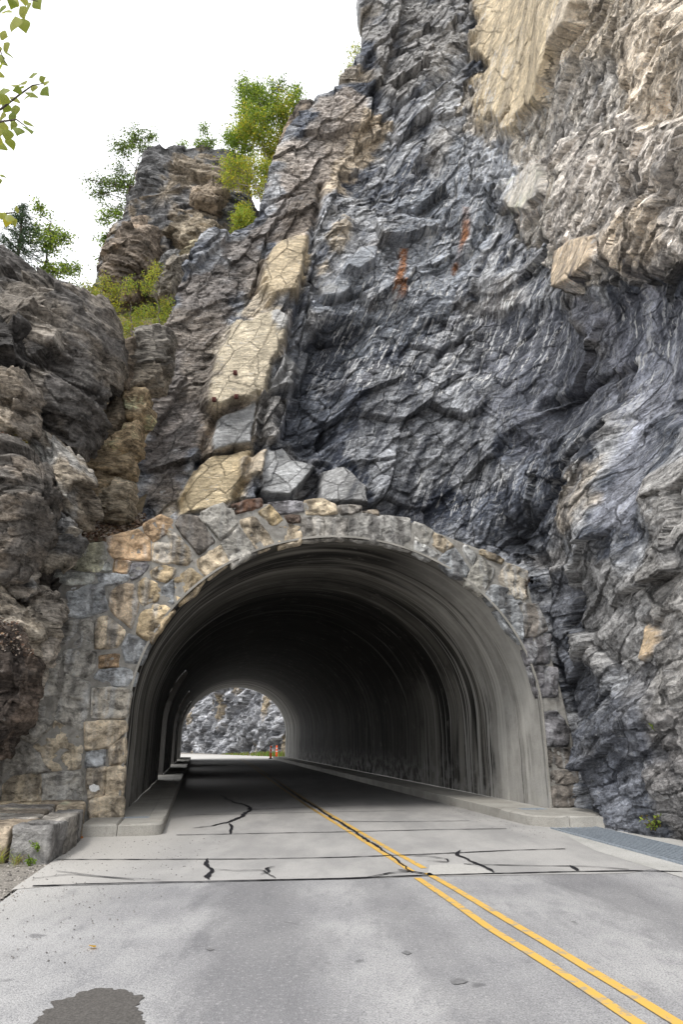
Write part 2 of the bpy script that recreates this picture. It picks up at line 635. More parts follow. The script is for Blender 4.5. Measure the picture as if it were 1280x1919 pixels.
def mat_concrete(name, a, b, spots=True):
    n = N(name, .85, .25)
    g = n.node('ShaderNodeTexCoord').outputs['Object']
    f = n.noise(g, 1.3, 6, .62)
    p = n.noise(g, 60, 3, .7)
    c = n.mix(n.ramp(f, .3, .7), a, b)
    c = n.mix(n.ramp(p, .35, .7, 0, .35), c, (.09, .088, .085))
    s = n.noise(n.coord(vec=g, scale=(1, 1, .3)), 5, 5, .65)
    c = n.mix(n.ramp(s, .58, .75, 0, .5), c, (.12, .115, .105))
    return n.done(c, n.bump(p, .5, .008))


M_KERB = mat_concrete('kerb_concrete', (.33, .315, .285), (.45, .435, .40))
M_GUTTER = mat_concrete('gutter_concrete', (.46, .455, .43), (.56, .55, .53))


def mat_asphalt():
    n = N('asphalt', .88, .3)
    g = n.node('ShaderNodeTexCoord').outputs['Object']
    big = n.noise(g, .55, 5, .55)
    mid = n.noise(n.coord(vec=g, scale=(2.2, .8, 1)), 1.6, 5, .6)
    gr = n.noise(g, 75, 3, .7)
    ag = n.voro(g, 95, 'F1', 'Distance')
    c = n.mix(n.ramp(big, .34, .66), (.32, .317, .325), (.45, .445, .445))
    c = n.mix(n.ramp(mid, .45, .75, 0, .55), c, (.23, .23, .243))
    sx = n.node('ShaderNodeSeparateXYZ')
    n.set(sx.inputs[0], g)
    # paler dusty shoulder along the left edge, worn darker wheel tracks
    sh = n.ramp(n.math('ADD', sx.outputs[0], n.math('MULTIPLY', n.math('SUBTRACT', big, .5), 2.2)), -2.1, -3.6)
    c = n.mix(n.math('MULTIPLY', sh, .75), c, (.56, .545, .52))
    c = n.mix(n.ramp(gr, .34, .56, .62, 0), c, (.07, .07, .075))
    blot = n.ramp(n.noise(n.coord(vec=g, scale=(1.4, .5, 1)), 3.2, 5, .65), .5, .72, 0, .4)
    c = n.mix(blot, c, (.15, .15, .16))
    c = n.mix(n.ramp(gr, .58, .72, 0, .6), c, (.58, .57, .56))
    off = n.math('ADD', sx.outputs[0], n.math('MULTIPLY', sx.outputs[1], .13))
    off = n.math('ADD', off, n.math('MULTIPLY', n.math('SUBTRACT', mid, .5), .9))
    for o_, w_, k_ in ((.15, .75, .62), (1.55, .45, .35), (4.1, .7, .5)):
        tr = n.ramp(n.math('ABSOLUTE', n.math('SUBTRACT', off, o_)), w_, w_ * .3, 0, k_)
        c = n.mix(tr, c, (.15, .148, .156))
    g2_ = n.noise(g, 26, 4, .75)
    c = n.mix(n.ramp(g2_, .56, .64, 0, .4), c, (.50, .49, .49))
    c = n.mix(n.ramp(g2_, .44, .36, 0, .45), c, (.13, .13, .14))
    # oil spots
    oil = n.ramp(n.noise(g, 2.6, 2, .4, .4), .70, .76)
    c = n.mix(n.math('MULTIPLY', oil, .55), c, (.07, .07, .075))
    return n.done(c, n.bump(n.math('ADD', ag, gr), .5, .006))


def mat_apron():
    n = N('road_concrete', .85, .3)
    g = n.node('ShaderNodeTexCoord').outputs['Object']
    big = n.noise(n.coord(vec=g, scale=(1.2, .45, 1)), .9, 5, .6)
    gr = n.noise(g, 90, 3, .6)
    c = n.mix(n.ramp(big, .34, .66), (.34, .333, .328), (.46, .448, .435))
    sx = n.node('ShaderNodeSeparateXYZ')
    n.set(sx.inputs[0], g)
    sh = n.ramp(n.math('ADD', sx.outputs[0], n.math('MULTIPLY', n.math('SUBTRACT', big, .5), 2.2)), -2.3, -3.5)
    c = n.mix(n.math('MULTIPLY', sh, .7), c, (.52, .50, .47))
    d = n.math('MULTIPLY', n.ramp(sx.outputs[1], 15.5, 22.0, 0, .75), n.ramp(sx.outputs[1], 64.0, 58.0))           # shade of the covered road, put into its colour
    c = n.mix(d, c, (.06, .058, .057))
    c = n.mix(n.ramp(gr, .35, .62, .25, 0), c, (.10, .10, .10))
    sp = n.ramp(n.noise(g, 9, 4, .7), .66, .72)
    c = n.mix(n.math('MULTIPLY', sp, .35), c, (.12, .115, .11))
    return n.done(c, n.bump(gr, .4, .005))


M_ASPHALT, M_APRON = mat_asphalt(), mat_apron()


def mat_paint():
    n = N('yellow_road_paint', .7, .3)
    g = n.node('ShaderNodeTexCoord').outputs['Object']
    w = n.noise(g, 7, 6, .72)
    w2 = n.noise(g, 90, 2, .6)
    c = n.mix(n.ramp(w2, .3, .7, 0, .3), (.68, .42, .09), (.55, .36, .12))
    c = n.mix(n.ramp(w, .52, .61, 0, .75), c, (.30, .29, .27))
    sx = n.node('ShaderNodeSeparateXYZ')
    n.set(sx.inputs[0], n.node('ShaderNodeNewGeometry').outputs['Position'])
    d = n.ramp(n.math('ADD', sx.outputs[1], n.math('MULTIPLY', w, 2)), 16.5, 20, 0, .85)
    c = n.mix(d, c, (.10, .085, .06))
    return n.done(c)


M_YELLOW = mat_paint()
M_TAR = mat_simple('crack_sealant', (.022, .022, .026), .55, 30, .3)
M_JOINT = mat_simple('joint_sealant', (.05, .05, .055), .8, 30, .5)
M_WET = mat_simple('damp_asphalt', (.105, .098, .092), .6, 60, .4, .004)
M_OIL = mat_simple('oil_stain', (.19, .188, .192), .6, 40, .3)
M_PATCH = mat_simple('pale_patch', (.46, .45, .43), .85, 50, .15)
M_STEEL = mat_simple('galvanised_steel', (.25, .285, .325), .5, 25, .3, 0, .5)
M_DARK = mat_simple('drain_shadow', (.03, .03, .032), .9, 20, .2)
M_GRAVEL = mat_simple('gravel_ground', (.26, .24, .215), .95, 30, .5, .03)
M_RUST = mat_simple('rusted_iron', (.10, .035, .03), .8, 40, .4)
M_WHITE = mat_simple('white_paint', (.7, .7, .69), .7, 40, .15)
M_ORANGE = mat_simple('orange_plastic', (.75, .10, .02), .5, 10, .05)
M_RUBBER = mat_simple('black_rubber', (.03, .03, .03), .7, 10, .1)
M_BARK = mat_simple('bark', (.12, .10, .085), .9, 14, .4, .02)
M_PALEBARK = mat_simple('pale_bark', (.32, .30, .26), .85, 14, .35, .01)
M_MOSS = mat_simple('moss', (.09, .085, .012), .95, 30, .5, .03)
M_LITTER = mat_simple('leaf_litter', (.2, .16, .13), .9, 10, .3, 0, .2, True)


def mat_leaf(name, transl=.45):
    n = N(name, .55, .3)
    col = n.attr('Col')
    out = n.t.nodes['Material Output']
    n.set(n.b.inputs['Base Color'], col)
    tr = n.node('ShaderNodeBsdfTranslucent')
    n.set(tr.inputs['Color'], n.mix(1.0, col, (1.5, 1.35, .6), 'MULTIPLY'))
    mx = n.node('ShaderNodeMixShader')
    mx.inputs[0].default_value = transl
    n.t.links.new(n.b.outputs[0], mx.inputs[1])
    n.t.links.new(tr.outputs[0], mx.inputs[2])
    n.t.links.new(mx.outputs[0], out.inputs['Surface'])
    return n.m


M_LEAF = mat_leaf('leaf')
# ------------------------------------------------------------------ ground and road
def sheet(name, poly, z, mat, parent=None, sub=0):
    P = np.array([(x, y, z) for x, y in poly])
    me = bpy.data.meshes.new(name)
    loc = np.zeros(3) if parent is None else world_loc(parent)
    me.from_pydata([tuple(p) for p in P - loc], [], [tuple(range(len(P)))])
    me.update()
    return link(name, me, mat, parent)


def ribbon(P, w, z, jit=0.0, seed=0, step=.06, taper=False):
    P = np.asarray(P, float)
    seg = np.r_[0, np.cumsum(np.linalg.norm(np.diff(P, axis=0), axis=1))]
    n = max(3, int(seg[-1] / step))
    s = np.linspace(0, seg[-1], n)
    Q = np.stack([np.interp(s, seg, P[:, 0]), np.interp(s, seg, P[:, 1])], 1)
    if len(P) > 2 and n > 8:
        for _ in range(3):
            Q[1:-1] = (Q[:-2] + 2 * Q[1:-1] + Q[2:]) / 4
    T = np.gradient(Q, axis=0)
    T /= np.linalg.norm(T, axis=1)[:, None] + 1e-9
    Nn = np.stack([-T[:, 1], T[:, 0]], 1)
    if jit:
        Q = Q + Nn * (fbm(s * 1.7, s * 0 + seed, seed=seed)[:, None] * jit * 1.4 + fbm(s * 9, s * 0 + seed, seed=seed + 3)[:, None] * jit * .5)
    ww = np.broadcast_to(np.asarray(w, float), (n,)) / 2 * (1 + (.75 * fbm(s * 6, s * 0 + 3.1, seed=seed + 5) if jit else 0))
    if taper:
        ww = ww * np.clip(np.minimum(s, s[-1] - s) / (.12 * s[-1] + 1e-6), .45, 1)
    V = np.concatenate([np.c_[Q + Nn * ww[:, None], np.full(n, z)], np.c_[Q - Nn * ww[:, None], np.full(n, z)]])
    i = np.arange(n - 1)
    return V, np.stack([i, i + n, i + n + 1, i + 1], -1)


def px_ground(pts):
    return np.array([gnd(x, y)[:2] for x, y in pts])


def T2(u, a):
    return tun(u, a, 0.0)[..., :2]


ground = sheet('ground', [(-700, -700), (700, -700), (700, 700), (-700, 700)], -.06, M_GRAVEL)
tag(ground, kind='structure')

road = sheet('road', [(6, -25), (1, -10), (-1.5, -2), (-2.9, 4.8), (-3.55, 8.02), (-3.75, 9.3), (4.45, 10.0), (5.3, 6), (6.7, 0), (9, -8), (14, -22)], 0, M_ASPHALT)
tag(road, kind='structure')
front = [tuple(p) for p in px_ground([(20, 1668), (150, 1656), (400, 1651), (640, 1648), (800, 1643), (1000, 1640), (1180, 1637)])]
ap = front + [(4.6, 10.3), tuple(T2(4.6, -1.2)), tuple(T2(3.6, 0)), tuple(T2(3.6, LEN + 2)), tuple(T2(8, LEN + 8)), tuple(T2(4, LEN + 14)), tuple(T2(-12, LEN + 33)),
              tuple(T2(-30, LEN + 46)), tuple(T2(-34, LEN + 30)), tuple(T2(-12, LEN + 15)), tuple(T2(-4, LEN + 1)), tuple(T2(-3.9, 0)), tuple(T2(-5.05, -1.0)), (-4.38, 12.58), (-3.97, 10.26)]
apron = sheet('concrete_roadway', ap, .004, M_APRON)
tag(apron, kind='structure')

# gravel verge on the left with loose stones
verge = sheet('gravel_verge', [(-3.6, 8.0), (-3.97, 10.2), (-4.4, 12.6), (-8, 13), (-9, 8), (-8, 2), (-2.6, 3.6)], -.012, M_GRAVEL)
tag(verge, kind='structure')
mb = MB()
for i in range(1100):
    t = random.random()
    y = 7.0 + 5.6 * t
    x = -3.35 - (y - 7) * .17 - abs(random.gauss(0, .33)) + .12
    r = random.uniform(.006, .022) * (1.6 if random.random() < .08 else 1)
    a = random.random() * 6.28
    c = random.uniform(.12, .42)
    V = np.array([(math.cos(a + k * 1.57) * r * random.uniform(.7, 1.2), math.sin(a + k * 1.57) * r * random.uniform(.7, 1.2), random.uniform(0, .3) * r) for k in range(4)] + [(0, 0, r * .9)])
    mb.add(V + [x, y, -.01], None, [(0, 1, 4), (1, 2, 4), (2, 3, 4), (3, 0, 4)], (c, c * .93, c * .85))
for i in range(700):        # crumbs along the right kerb and over the shoulder
    if random.random() < .45:
        p = tun(3.25 - abs(random.gauss(0, .35)), random.uniform(-3, 8), 0)
    else:
        p = np.array([random.uniform(-3.8, -1.9), random.uniform(5.5, 12.8), 0])
    r = random.uniform(.004, .012)
    a = random.random() * 6.28
    c = random.uniform(.08, .3)
    V = np.array([(math.cos(a + k * 1.57) * r, math.sin(a + k * 1.57) * r, 0) for k in range(4)] + [(0, 0, r * .8)])
    mb.add(V + [p[0], p[1], .006], None, [(0, 1, 4), (1, 2, 4), (2, 3, 4), (3, 0, 4)], (c, c * .95, c * .9))
tag(mb.build('gravel', M_LITTER, usecol=True), kind='stuff')

# painted centre lines (two parts of the road)
LA = [(1330, 1953), (1270, 1919), (1185, 1866), (1100, 1815), (1025, 1769), (950, 1725), (897, 1693), (850, 1665), (800, 1637)]
LA2 = [(795, 1628), (740, 1598), (690, 1569), (650, 1545), (590, 1510), (545, 1481), (515, 1461), (480, 1438), (455, 1423)]
LB = [(1240, 1948), (1195, 1919), (1125, 1872), (1060, 1829), (990, 1785), (920, 1742), (850, 1692), (782, 1646)]
LB2 = [(772, 1634), (700, 1588), (640, 1550), (575, 1510), (530, 1479), (503, 1460), (473, 1438), (450, 1423)]
for L in (LA, LA2, LB, LB2):
    V, Q = ribbon(px_ground(L), .088, .0085)
    obj('centre_line', V, Q, mat=M_YELLOW, parent=road, smooth=False)
# continue the pair behind the camera
for dx in (0, .2):
    V, Q = ribbon([(1.78 + dx, 4.75), (2.6 + dx, 2), (4.2 + dx, -3), (7.5 + dx, -12)], .088, .0085)
    obj('centre_line', V, Q, mat=M_YELLOW, parent=road, smooth=False)

# sealed joints and cracks
JOINTS = [([(60, 1662), (300, 1655), (640, 1648), (790, 1642), (905, 1639), (1075, 1635), (1200, 1633), (1280, 1635)], .045, .016, M_TAR),
          ([(105, 1612), (300, 1612), (480, 1611), (640, 1608), (800, 1602), (950, 1595), (1060, 1592)], .04, .014, M_TAR),
          ([(330, 1566), (480, 1563), (640, 1560), (800, 1556), (950, 1554)], .045, .016, M_TAR),
          ([(640, 1540), (740, 1541), (880, 1539)], .04, .01, M_TAR),
          ([(365, 1528), (470, 1526), (590, 1523), (760, 1520)], .035, .01, M_JOINT),
          ([(470, 1518), (560, 1514), (640, 1511)], .03, .01, M_JOINT),
          ([(870, 1621), (1000, 1624), (1100, 1625), (1180, 1631)], .035, .01, M_TAR),
          ([(60, 1648), (130, 1640), (250, 1650)], .02, .01, M_JOINT),
          ([(105, 1634), (200, 1645), (300, 1651)], .018, .03, M_JOINT)]
CRACKS = [([(775, 1637), (745, 1613), (700, 1584), (660, 1557), (625, 1535), (585, 1510), (550, 1488), (520, 1466), (495, 1448)], .085, .05),
          ([(362, 1553), (400, 1549), (430, 1541), (455, 1530), (468, 1519), (466, 1511), (440, 1505), (410, 1490)], .11, .05),
          ([(429, 1544), (433, 1555), (430, 1564)], .07, .03),
          ([(388, 1611), (386, 1622), (398, 1632), (385, 1645), (390, 1650)], .09, .03),
          ([(395, 1631), (440, 1634), (490, 1633), (520, 1648)], .03, .03),
          ([(490, 1640), (508, 1636), (500, 1629), (517, 1626)], .05, .03),
          ([(770, 1635), (730, 1638), (690, 1646)], .05, .03),
          ([(755, 1605), (800, 1606), (838, 1612), (840, 1617), (800, 1615)], .045, .02),
          ([(865, 1595), (855, 1604), (880, 1614), (905, 1624), (930, 1637)], .06, .03),
          ([(1070, 1624), (1080, 1630), (1085, 1634)], .07, .02),
          ([(745, 1632), (775, 1636), (800, 1640)], .07, .02)]
k = 0
for pts, w, j, m in JOINTS:
    k += 1
    V, Q = ribbon(px_ground(pts), w, .0125 + .0003 * k, j * .6, k + 20)
    obj('joint_seal', V, Q, mat=m, parent=road, smooth=False)
for pts, w, j in CRACKS:
    k += 1
    V, Q = ribbon(px_ground(pts), w * .72, .0125 + .0003 * k, j * .9, k + 20, .03, True)
    obj('crack_seal', V, Q, mat=M_TAR, parent=road, smooth=False)
sheet('pale_patch', px_ground([(806, 1622), (868, 1620), (905, 1628), (925, 1638), (860, 1641), (800, 1642)]), .0085, M_PATCH, road)


def blob(poly, z, mat, name, parent, jit=.02, seed=1):
    P = np.asarray(poly, float)
    Q = np.concatenate([P, P[:1]])
    seg = np.r_[0, np.cumsum(np.linalg.norm(np.diff(Q, axis=0), axis=1))]
    s = np.linspace(0, seg[-1], max(24, int(seg[-1] / .015)), endpoint=False)
    C = np.stack([np.interp(s, seg, Q[:, 0]), np.interp(s, seg, Q[:, 1])], 1)
    m = C.mean(0)
    d = (C - m) / (np.linalg.norm(C - m, axis=1)[:, None] + 1e-9)
    C = C + d * (fbm(C[:, 0] * 14, C[:, 1] * 14, seed=seed) * jit * 2)[:, None]
    return sheet(name, C, z, mat, parent)


blob(px_ground([(40, 1935), (75, 1898), (100, 1882), (150, 1858), (200, 1853), (235, 1857), (268, 1866), (255, 1885), (276, 1919), (270, 1945)]), .005, M_WET, 'damp_patch', road, .04, 3)
blob(px_ground([(842, 1838), (860, 1833), (878, 1840), (868, 1845), (850, 1846)]), .0055, M_OIL, 'oil_spot', road, .006, 5)
blob(px_ground([(752, 1786), (762, 1782), (772, 1787), (764, 1791)]), .0055, M_OIL, 'oil_spot', road, .004, 6)
blob(px_ground([(385, 1779), (395, 1777), (402, 1780), (393, 1783)]), .0055, M_OIL, 'oil_spot', road, .004, 7)


# ------------------------------------------------------------------ sidewalks and kerbs
def prism(mb, poly, z0, z1, bev=.02, col=None):
    P = np.asarray(poly, float)
    c = P.mean(0)
    n = len(P)
    T = np.roll(P, -1, 0) - np.roll(P, 1, 0)
    T /= np.linalg.norm(T, axis=1)[:, None] + 1e-9
    inn = np.stack([-T[:, 1], T[:, 0]], 1)
    area = .5 * np.sum(P[:, 0] * np.roll(P[:, 1], -1) - np.roll(P[:, 0], -1) * P[:, 1])
    inn *= 1 if area > 0 else -1
    V = np.concatenate([np.c_[P, np.full(n, z0)], np.c_[P, np.full(n, z1 - bev)], np.c_[P + inn * bev, np.full(n, z1)], [[c[0], c[1], z1]]])
    Q, T_ = [], []
    for i in range(n):
        j = (i + 1) % n
        Q += [(i, j, n + j, n + i), (n + i, n + j, 2 * n + j, 2 * n + i)]
        T_.append((2 * n + i, 2 * n + j, 3 * n))
    if area < 0:
        Q = [q[::-1] for q in Q]
        T_ = [q[::-1] for q in T_]
    mb.add(V, Q, T_, col)


def arc(cx, cy, r, a0, a1, n=7):
    return [(cx + r * math.cos(a0 + (a1 - a0) * i / (n - 1)), cy + r * math.sin(a0 + (a1 - a0) * i / (n - 1))) for i in range(n)]


def TP(pts):
    return [tuple(T2(u, a)) for u, a in pts]


def sidewalk(side):
    s = side
    ke = 3.6 if s < 0 else 3.38
    mb = MB()
    prism(mb, TP([(s * 4.9, .05), (s * (ke + .32), .05), (s * (ke + .32), LEN + .5), (s * 4.9, LEN + .5)]), -.05, SW - .006, .003)
    sw = mb.build('sidewalk', M_KERB)
    tag(sw, kind='structure')
    a = .05
    while a < LEN:
        b = min(a + 3.0, LEN + .5)
        m = MB()
        prism(m, TP([(s * (ke + .315), a + .006), (s * ke, a + .006), (s * ke, b - .006), (s * (ke + .315), b - .006)]), -.05, SW + random.uniform(-.001, .001), .009)
        m.build('kerb_segment', M_KERB, sw)
        a = b
    # front pieces with the rounded corner
    if s < 0:
        P1 = [(-4.36, -1.3)] + [(u, a) for u, a in arc(-3.83, -1.07, .23, -math.pi / 2, 0)] + [(-3.6, .044), (-4.36, .044)]
        P2 = [(-4.99, -1.29), (-4.372, -1.3), (-4.372, .044), (-4.99, .044)]
        pcs = [P1, P2]
    else:
        P1 = [(4.05, -1.62), (4.05, .044), (3.38, .044)] + [(u, a) for u, a in arc(3.98, -1.0, .6, math.pi, math.pi * 1.5 - .1)]
        P2 = [(4.062, -1.63), (4.65, -1.86), (4.65, .044), (4.062, .044)]
        P3 = [(4.662, -1.87), (5.2, -1.95), (5.2, .044), (4.662, .044)]
        pcs = [P1, P2, P3]
    for P in pcs:
        m = MB()
        prism(m, TP(P), -.05, SW + random.uniform(-.002, .002), .03)
        m.build('kerb_segment', M_KERB, sw)
    # grey steel cover let into the slab near the mouth
    m = MB()
    u0, u1, a0, a1 = (-4.36, -3.9, -.35, -.12) if s < 0 else (3.75, 4.3, -.3, .02)
    prism(m, TP([(u0, a0), (u1, a0), (u1, a1), (u0, a1)]), SW - .01, SW + .006, .004)
    m.build('steel_cover', M_STEEL, sw)


sidewalk(-1)
sidewalk(1)

# drain grate and its pale gutter on the right
G0, G1 = np.array([3.98, 14.12]), np.array([5.12, 7.0])
gd = (G1 - G0) / np.linalg.norm(G1 - G0)
gp = np.array([-gd[1], gd[0]])
gutter = sheet('gutter', [tuple(G0 - gp * .1), tuple(G0 + gp * 2.2), tuple(G1 + gp * 2.8), tuple(G1 - gp * .62), tuple(G0 + gd * 2.6 - gp * .55), tuple(G0 + gd * 1.0 - gp * .2)], .0065, M_GUTTER)
tag(gutter, kind='structure')
gr = empty('drain_grate', (*(G0 + gp * .45), 0))
tag(gr, 'long grey steel drain grate in the pale gutter beside the right cliff', 'drain grate')
LG = np.linalg.norm(G1 - G0)
for a in (-.02, .88):
    m = MB()
    m.box((*(G0 + gp * a + gd * LG / 2), .008), LG, .03, .024, ax=gd)
    m.build('side_rail', M_STEEL, gr)
m = MB()
m.add(np.array([(*(G0 + gp * a + gd * b), .0095) for a, b in ((0, 0), (.86, 0), (.86, LG), (0, LG))]), [(0, 1, 2, 3)])  # flat dark sheet, shade under the bars put into its colour
m.build('sump_shade', M_DARK, gr)
NB = 10
for i in range(NB):
    m = MB()
    m.box((*(G0 + gp * (.045 + i * .087) + gd * LG / 2), .012), LG, .04, .012, ax=gd)
    m.build('bar', M_STEEL, gr)
m = MB()



M_RIM = mat_concrete('rim_concrete', (.26, .25, .225), (.42, .40, .365))
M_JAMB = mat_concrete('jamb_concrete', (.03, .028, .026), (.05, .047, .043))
# ------------------------------------------------------------------ tunnel lining
def arch_pts(n=72, nw=16, grow=0.0):
    t = np.linspace(0, math.pi, n)
    u = np.r_[np.full(nw, -AR - grow), -(AR + grow) * np.cos(t), np.full(nw, AR + grow)]
    z = np.r_[np.linspace(0, HW, nw, endpoint=False), HW + (AH + grow) * np.sin(t), np.linspace(HW, 0, nw + 1)[1:]] + SW
    return u, z


tunnel = empty('tunnel', (*E0, 0))
tag(tunnel, kind='structure')
u_, z_ = arch_pts()
nA = len(u_)
arc_s = np.r_[0, np.cumsum(np.hypot(np.diff(u_), np.diff(z_)))]
ax_ = np.r_[np.arange(-.085, 6, .2), np.arange(6, LEN + .4, .25)]
U, A = np.meshgrid(np.arange(nA), ax_)
jig = fbm(A * .7, arc_s[U] * .6, seed=50) * .035 + fbm(A * 3, arc_s[U] * 2, seed=51) * .012
cu, cz = u_[U], z_[U]
nu, nz = cu / AR, np.where(cz > HW + SW, (cz - HW - SW) / AH, 0)
nl = np.hypot(nu, nz) + 1e-9
V = tun(cu + nu / nl * jig, A, cz + nz / nl * jig)
uv = np.stack([A, arc_s[U]], -1).reshape(-1, 2)
Q = grid_quads(len(ax_), nA)
OPEN = [(12.9, 16.9), (25.4, 30.2), (36.8, 41.0)]
ZT = 4.3
fa = A.ravel()[Q].mean(1)
fz = cz.ravel()[Q].mean(1)
fu = cu.ravel()[Q].mean(1)
keep = np.ones(len(Q), bool)
for a0, a1 in OPEN:
    zt = ZT - 1.2 * np.clip((np.abs(fa - (a0 + a1) / 2) / ((a1 - a0) / 2)) ** 4, 0, 1)
    keep &= ~((fu < 0) & (fa > a0) & (fa < a1) & (fz < zt))
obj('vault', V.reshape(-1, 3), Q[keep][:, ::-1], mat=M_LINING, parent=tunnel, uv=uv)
# thickness seen at the mouth and at the far end
uo, zo = arch_pts(grow=.045)
for nm, a, dd in (('mouth_rim', -.085, 1), ('exit_rim', LEN + .3, -1)):
    k2 = np.stack([tun(u_, a, z_), tun(uo, a - .004 * dd, zo), tun(uo, a + .9 * dd, zo)])
    obj(nm, k2.reshape(-1, 3), grid_quads(3, nA), mat=M_RIM, parent=tunnel, smooth=False)
# outer skin that keeps the daylight out
uo, zo = arch_pts(grow=.6)
for (a, b) in zip([0.9] + [o[1] for o in OPEN], [o[0] for o in OPEN] + [LEN]):
    pass
for a0, a1 in OPEN:                      # side galleries: jambs, soffit, floor
    m = MB()
    for a, d in ((a0, 1), (a1, -1)):
        zz = np.linspace(SW - .05, 3.3, 10)
        uu = np.where(zz < HW + SW, -AR, -AR * np.sqrt(np.clip(1 - ((zz - HW - SW) / AH) ** 2, 0, 1))) + .02
        Vj = np.stack([tun(uu, a + .05 * d, zz), tun(-6.0, a - .35 * d, zz)])
        m.add(Vj.reshape(-1, 3), grid_quads(2, 10))
    aa = np.linspace(a0 - .3, a1 + .3, 24)
    zt = ZT - 1.2 * np.clip((np.abs(aa - (a0 + a1) / 2) / ((a1 - a0) / 2)) ** 4, 0, 1.1)
    ut = np.where(zt < HW + SW, -AR, -AR * np.sqrt(np.clip(1 - ((zt - HW - SW) / AH) ** 2, 0, 1)))
    m.add(np.stack([tun(ut + .03, aa, zt - .02), tun(-6.0, aa, zt - .05)]).reshape(-1, 3), grid_quads(2, 24))
    m.build('gallery_jamb', M_JAMB, tunnel)
    m = MB()
    prism(m, TP([(-6.2, a0 - .4), (-4.4, a0 - .4), (-4.4, a1 + .4), (-6.2, a1 + .4)]), -.05, SW - .012, .003)
    m.build('gallery_sill', M_KERB, tunnel)

# ------------------------------------------------------------------ stone portal
ST = []                                   # (view, polygon, colour)
GREEN, ORANGE, BEIGE, GREY, BLUE, DARK, YELLOW, PALE, PURPLE = (.42, .41, .31), (.52, .37, .235), (.54, .45, .33), (.36, .345, .315), (.34, .355, .37), (.20, .18, .16), (.54, .43, .28), (.50, .51, .48), (.19, .185, .195)
TAN = (.48, .405, .305)
A_ = [([(232, 300), (262, 258), (385, 232), (400, 290), (370, 345), (232, 325)], GREEN),
      ([(400, 215), (520, 185), (560, 225), (562, 300), (430, 295), (405, 265)], ORANGE),
      ([(537, 165), (600, 132), (645, 150), (650, 185), (575, 230), (545, 195)], ORANGE),
      ([(572, 240), (630, 192), (660, 200), (732, 290), (700, 320), (572, 305)], BEIGE),
      ([(655, 165), (680, 130), (740, 140), (805, 230), (745, 280), (680, 200)], DARK),
      ([(740, 300), (825, 245), (858, 310), (780, 370), (745, 330)], BEIGE),
      ([(752, 122), (835, 85), (890, 165), (825, 228), (765, 155)], GREY),
      ([(828, 238), (895, 178), (962, 272), (870, 325)], GREY),
      ([(900, 150), (955, 138), (1030, 240), (968, 270), (908, 180)], TAN),
      ([(868, 92), (978, 68), (985, 100), (885, 128)], (.17, .10, .07)),
      ([(968, 120), (1010, 95), (1062, 150), (1020, 175)], (.52, .41, .25)),
      ([(1040, 180), (1085, 162), (1128, 178), (1128, 235), (1045, 255)], BEIGE),
      ([(1005, 85), (1130, 80), (1138, 118), (1048, 130)], PURPLE),
      ([(1142, 78), (1200, 70), (1255, 90), (1262, 128), (1145, 130)], (.44, .37, .27)),
      ([(1065, 136), (1120, 133), (1122, 158), (1080, 160)], (.14, .105, .085)),
      ([(430, 302), (490, 305), (480, 350), (425, 345)], ORANGE),
      ([(497, 312), (560, 310), (545, 345), (490, 380), (483, 350)], PURPLE),
      ([(382, 340), (405, 305), (420, 342)], PALE),
      ([(190, 345), (345, 352), (350, 375), (330, 390), (185, 388)], PALE),
      ([(358, 350), (480, 354), (475, 380), (380, 396)], BLUE),
      ([(250, 410), (385, 388), (400, 488), (300, 515), (245, 508)], BLUE),
      ([(408, 425), (450, 394), (500, 392), (518, 468), (490, 555), (418, 490)], (.42, .34, .25)),
      ([(565, 342), (600, 320), (655, 332), (650, 360), (620, 385), (572, 365)], YELLOW),
      ([(517, 387), (545, 367), (605, 400), (590, 450), (537, 473), (522, 440)], YELLOW),
      ([(655, 370), (710, 330), (768, 372), (735, 420), (672, 468), (658, 420)], YELLOW),
      ([(608, 405), (648, 372), (655, 468), (600, 450)], BLUE),
      ([(527, 500), (590, 457), (655, 490), (600, 560), (570, 610), (513, 575)], YELLOW),
      ([(255, 530), (348, 522), (350, 620), (218, 610), (212, 562)], GREY),
      ([(357, 520), (400, 507), (468, 565), (440, 625), (357, 632)], TAN),
      ([(482, 577), (560, 614), (530, 690), (472, 680), (458, 625)], BLUE),
      ([(237, 640), (300, 632), (358, 645), (350, 715), (310, 742), (240, 718)], GREY),
      ([(372, 660), (448, 652), (440, 698), (372, 703)], ORANGE),
      ([(352, 742), (374, 712), (460, 707), (513, 720), (498, 770), (420, 772)], BLUE),
      ([(142, 742), (232, 655), (240, 726), (333, 762), (328, 880), (300, 938), (202, 888), (92, 878)], GREY),
      ([(347, 782), (420, 780), (490, 790), (475, 888), (347, 888)], (.42, .385, .33)),
      ([(92, 892), (200, 900), (188, 930), (120, 985), (62, 960)], GREY),
      ([(202, 905), (310, 947), (300, 1078), (192, 1088), (125, 1000), (192, 940)], (.43, .37, .28)),
      ([(318, 907), (470, 902), (473, 940), (400, 1000), (322, 1010)], TAN),
      ([(412, 1000), (470, 962), (468, 1060), (412, 1063)], TAN),
      ([(327, 1020), (390, 1012), (390, 1070), (322, 1073)], BLUE),
      ([(327, 1082), (398, 1078), (383, 1180), (332, 1193)], TAN),
      ([(403, 1078), (468, 1072), (458, 1173), (397, 1180)], TAN),
      ([(337, 1192), (460, 1182), (460, 1265), (337, 1265)], TAN),
      ([(57, 972), (120, 1002), (188, 1090), (100, 1100), (12, 1100), (8, 1060)], GREY),
      ([(12, 1112), (150, 1102), (150, 1200), (8, 1205)], (.42, .36, .27)),
      ([(157, 1102), (308, 1092), (305, 1195), (160, 1200)], GREY),
      ([(-140, 1100), (0, 1105), (0, 1200), (-140, 1205)], GREY)]
ST += [(2.0, 0, 900, p, c) for p, c in A_]
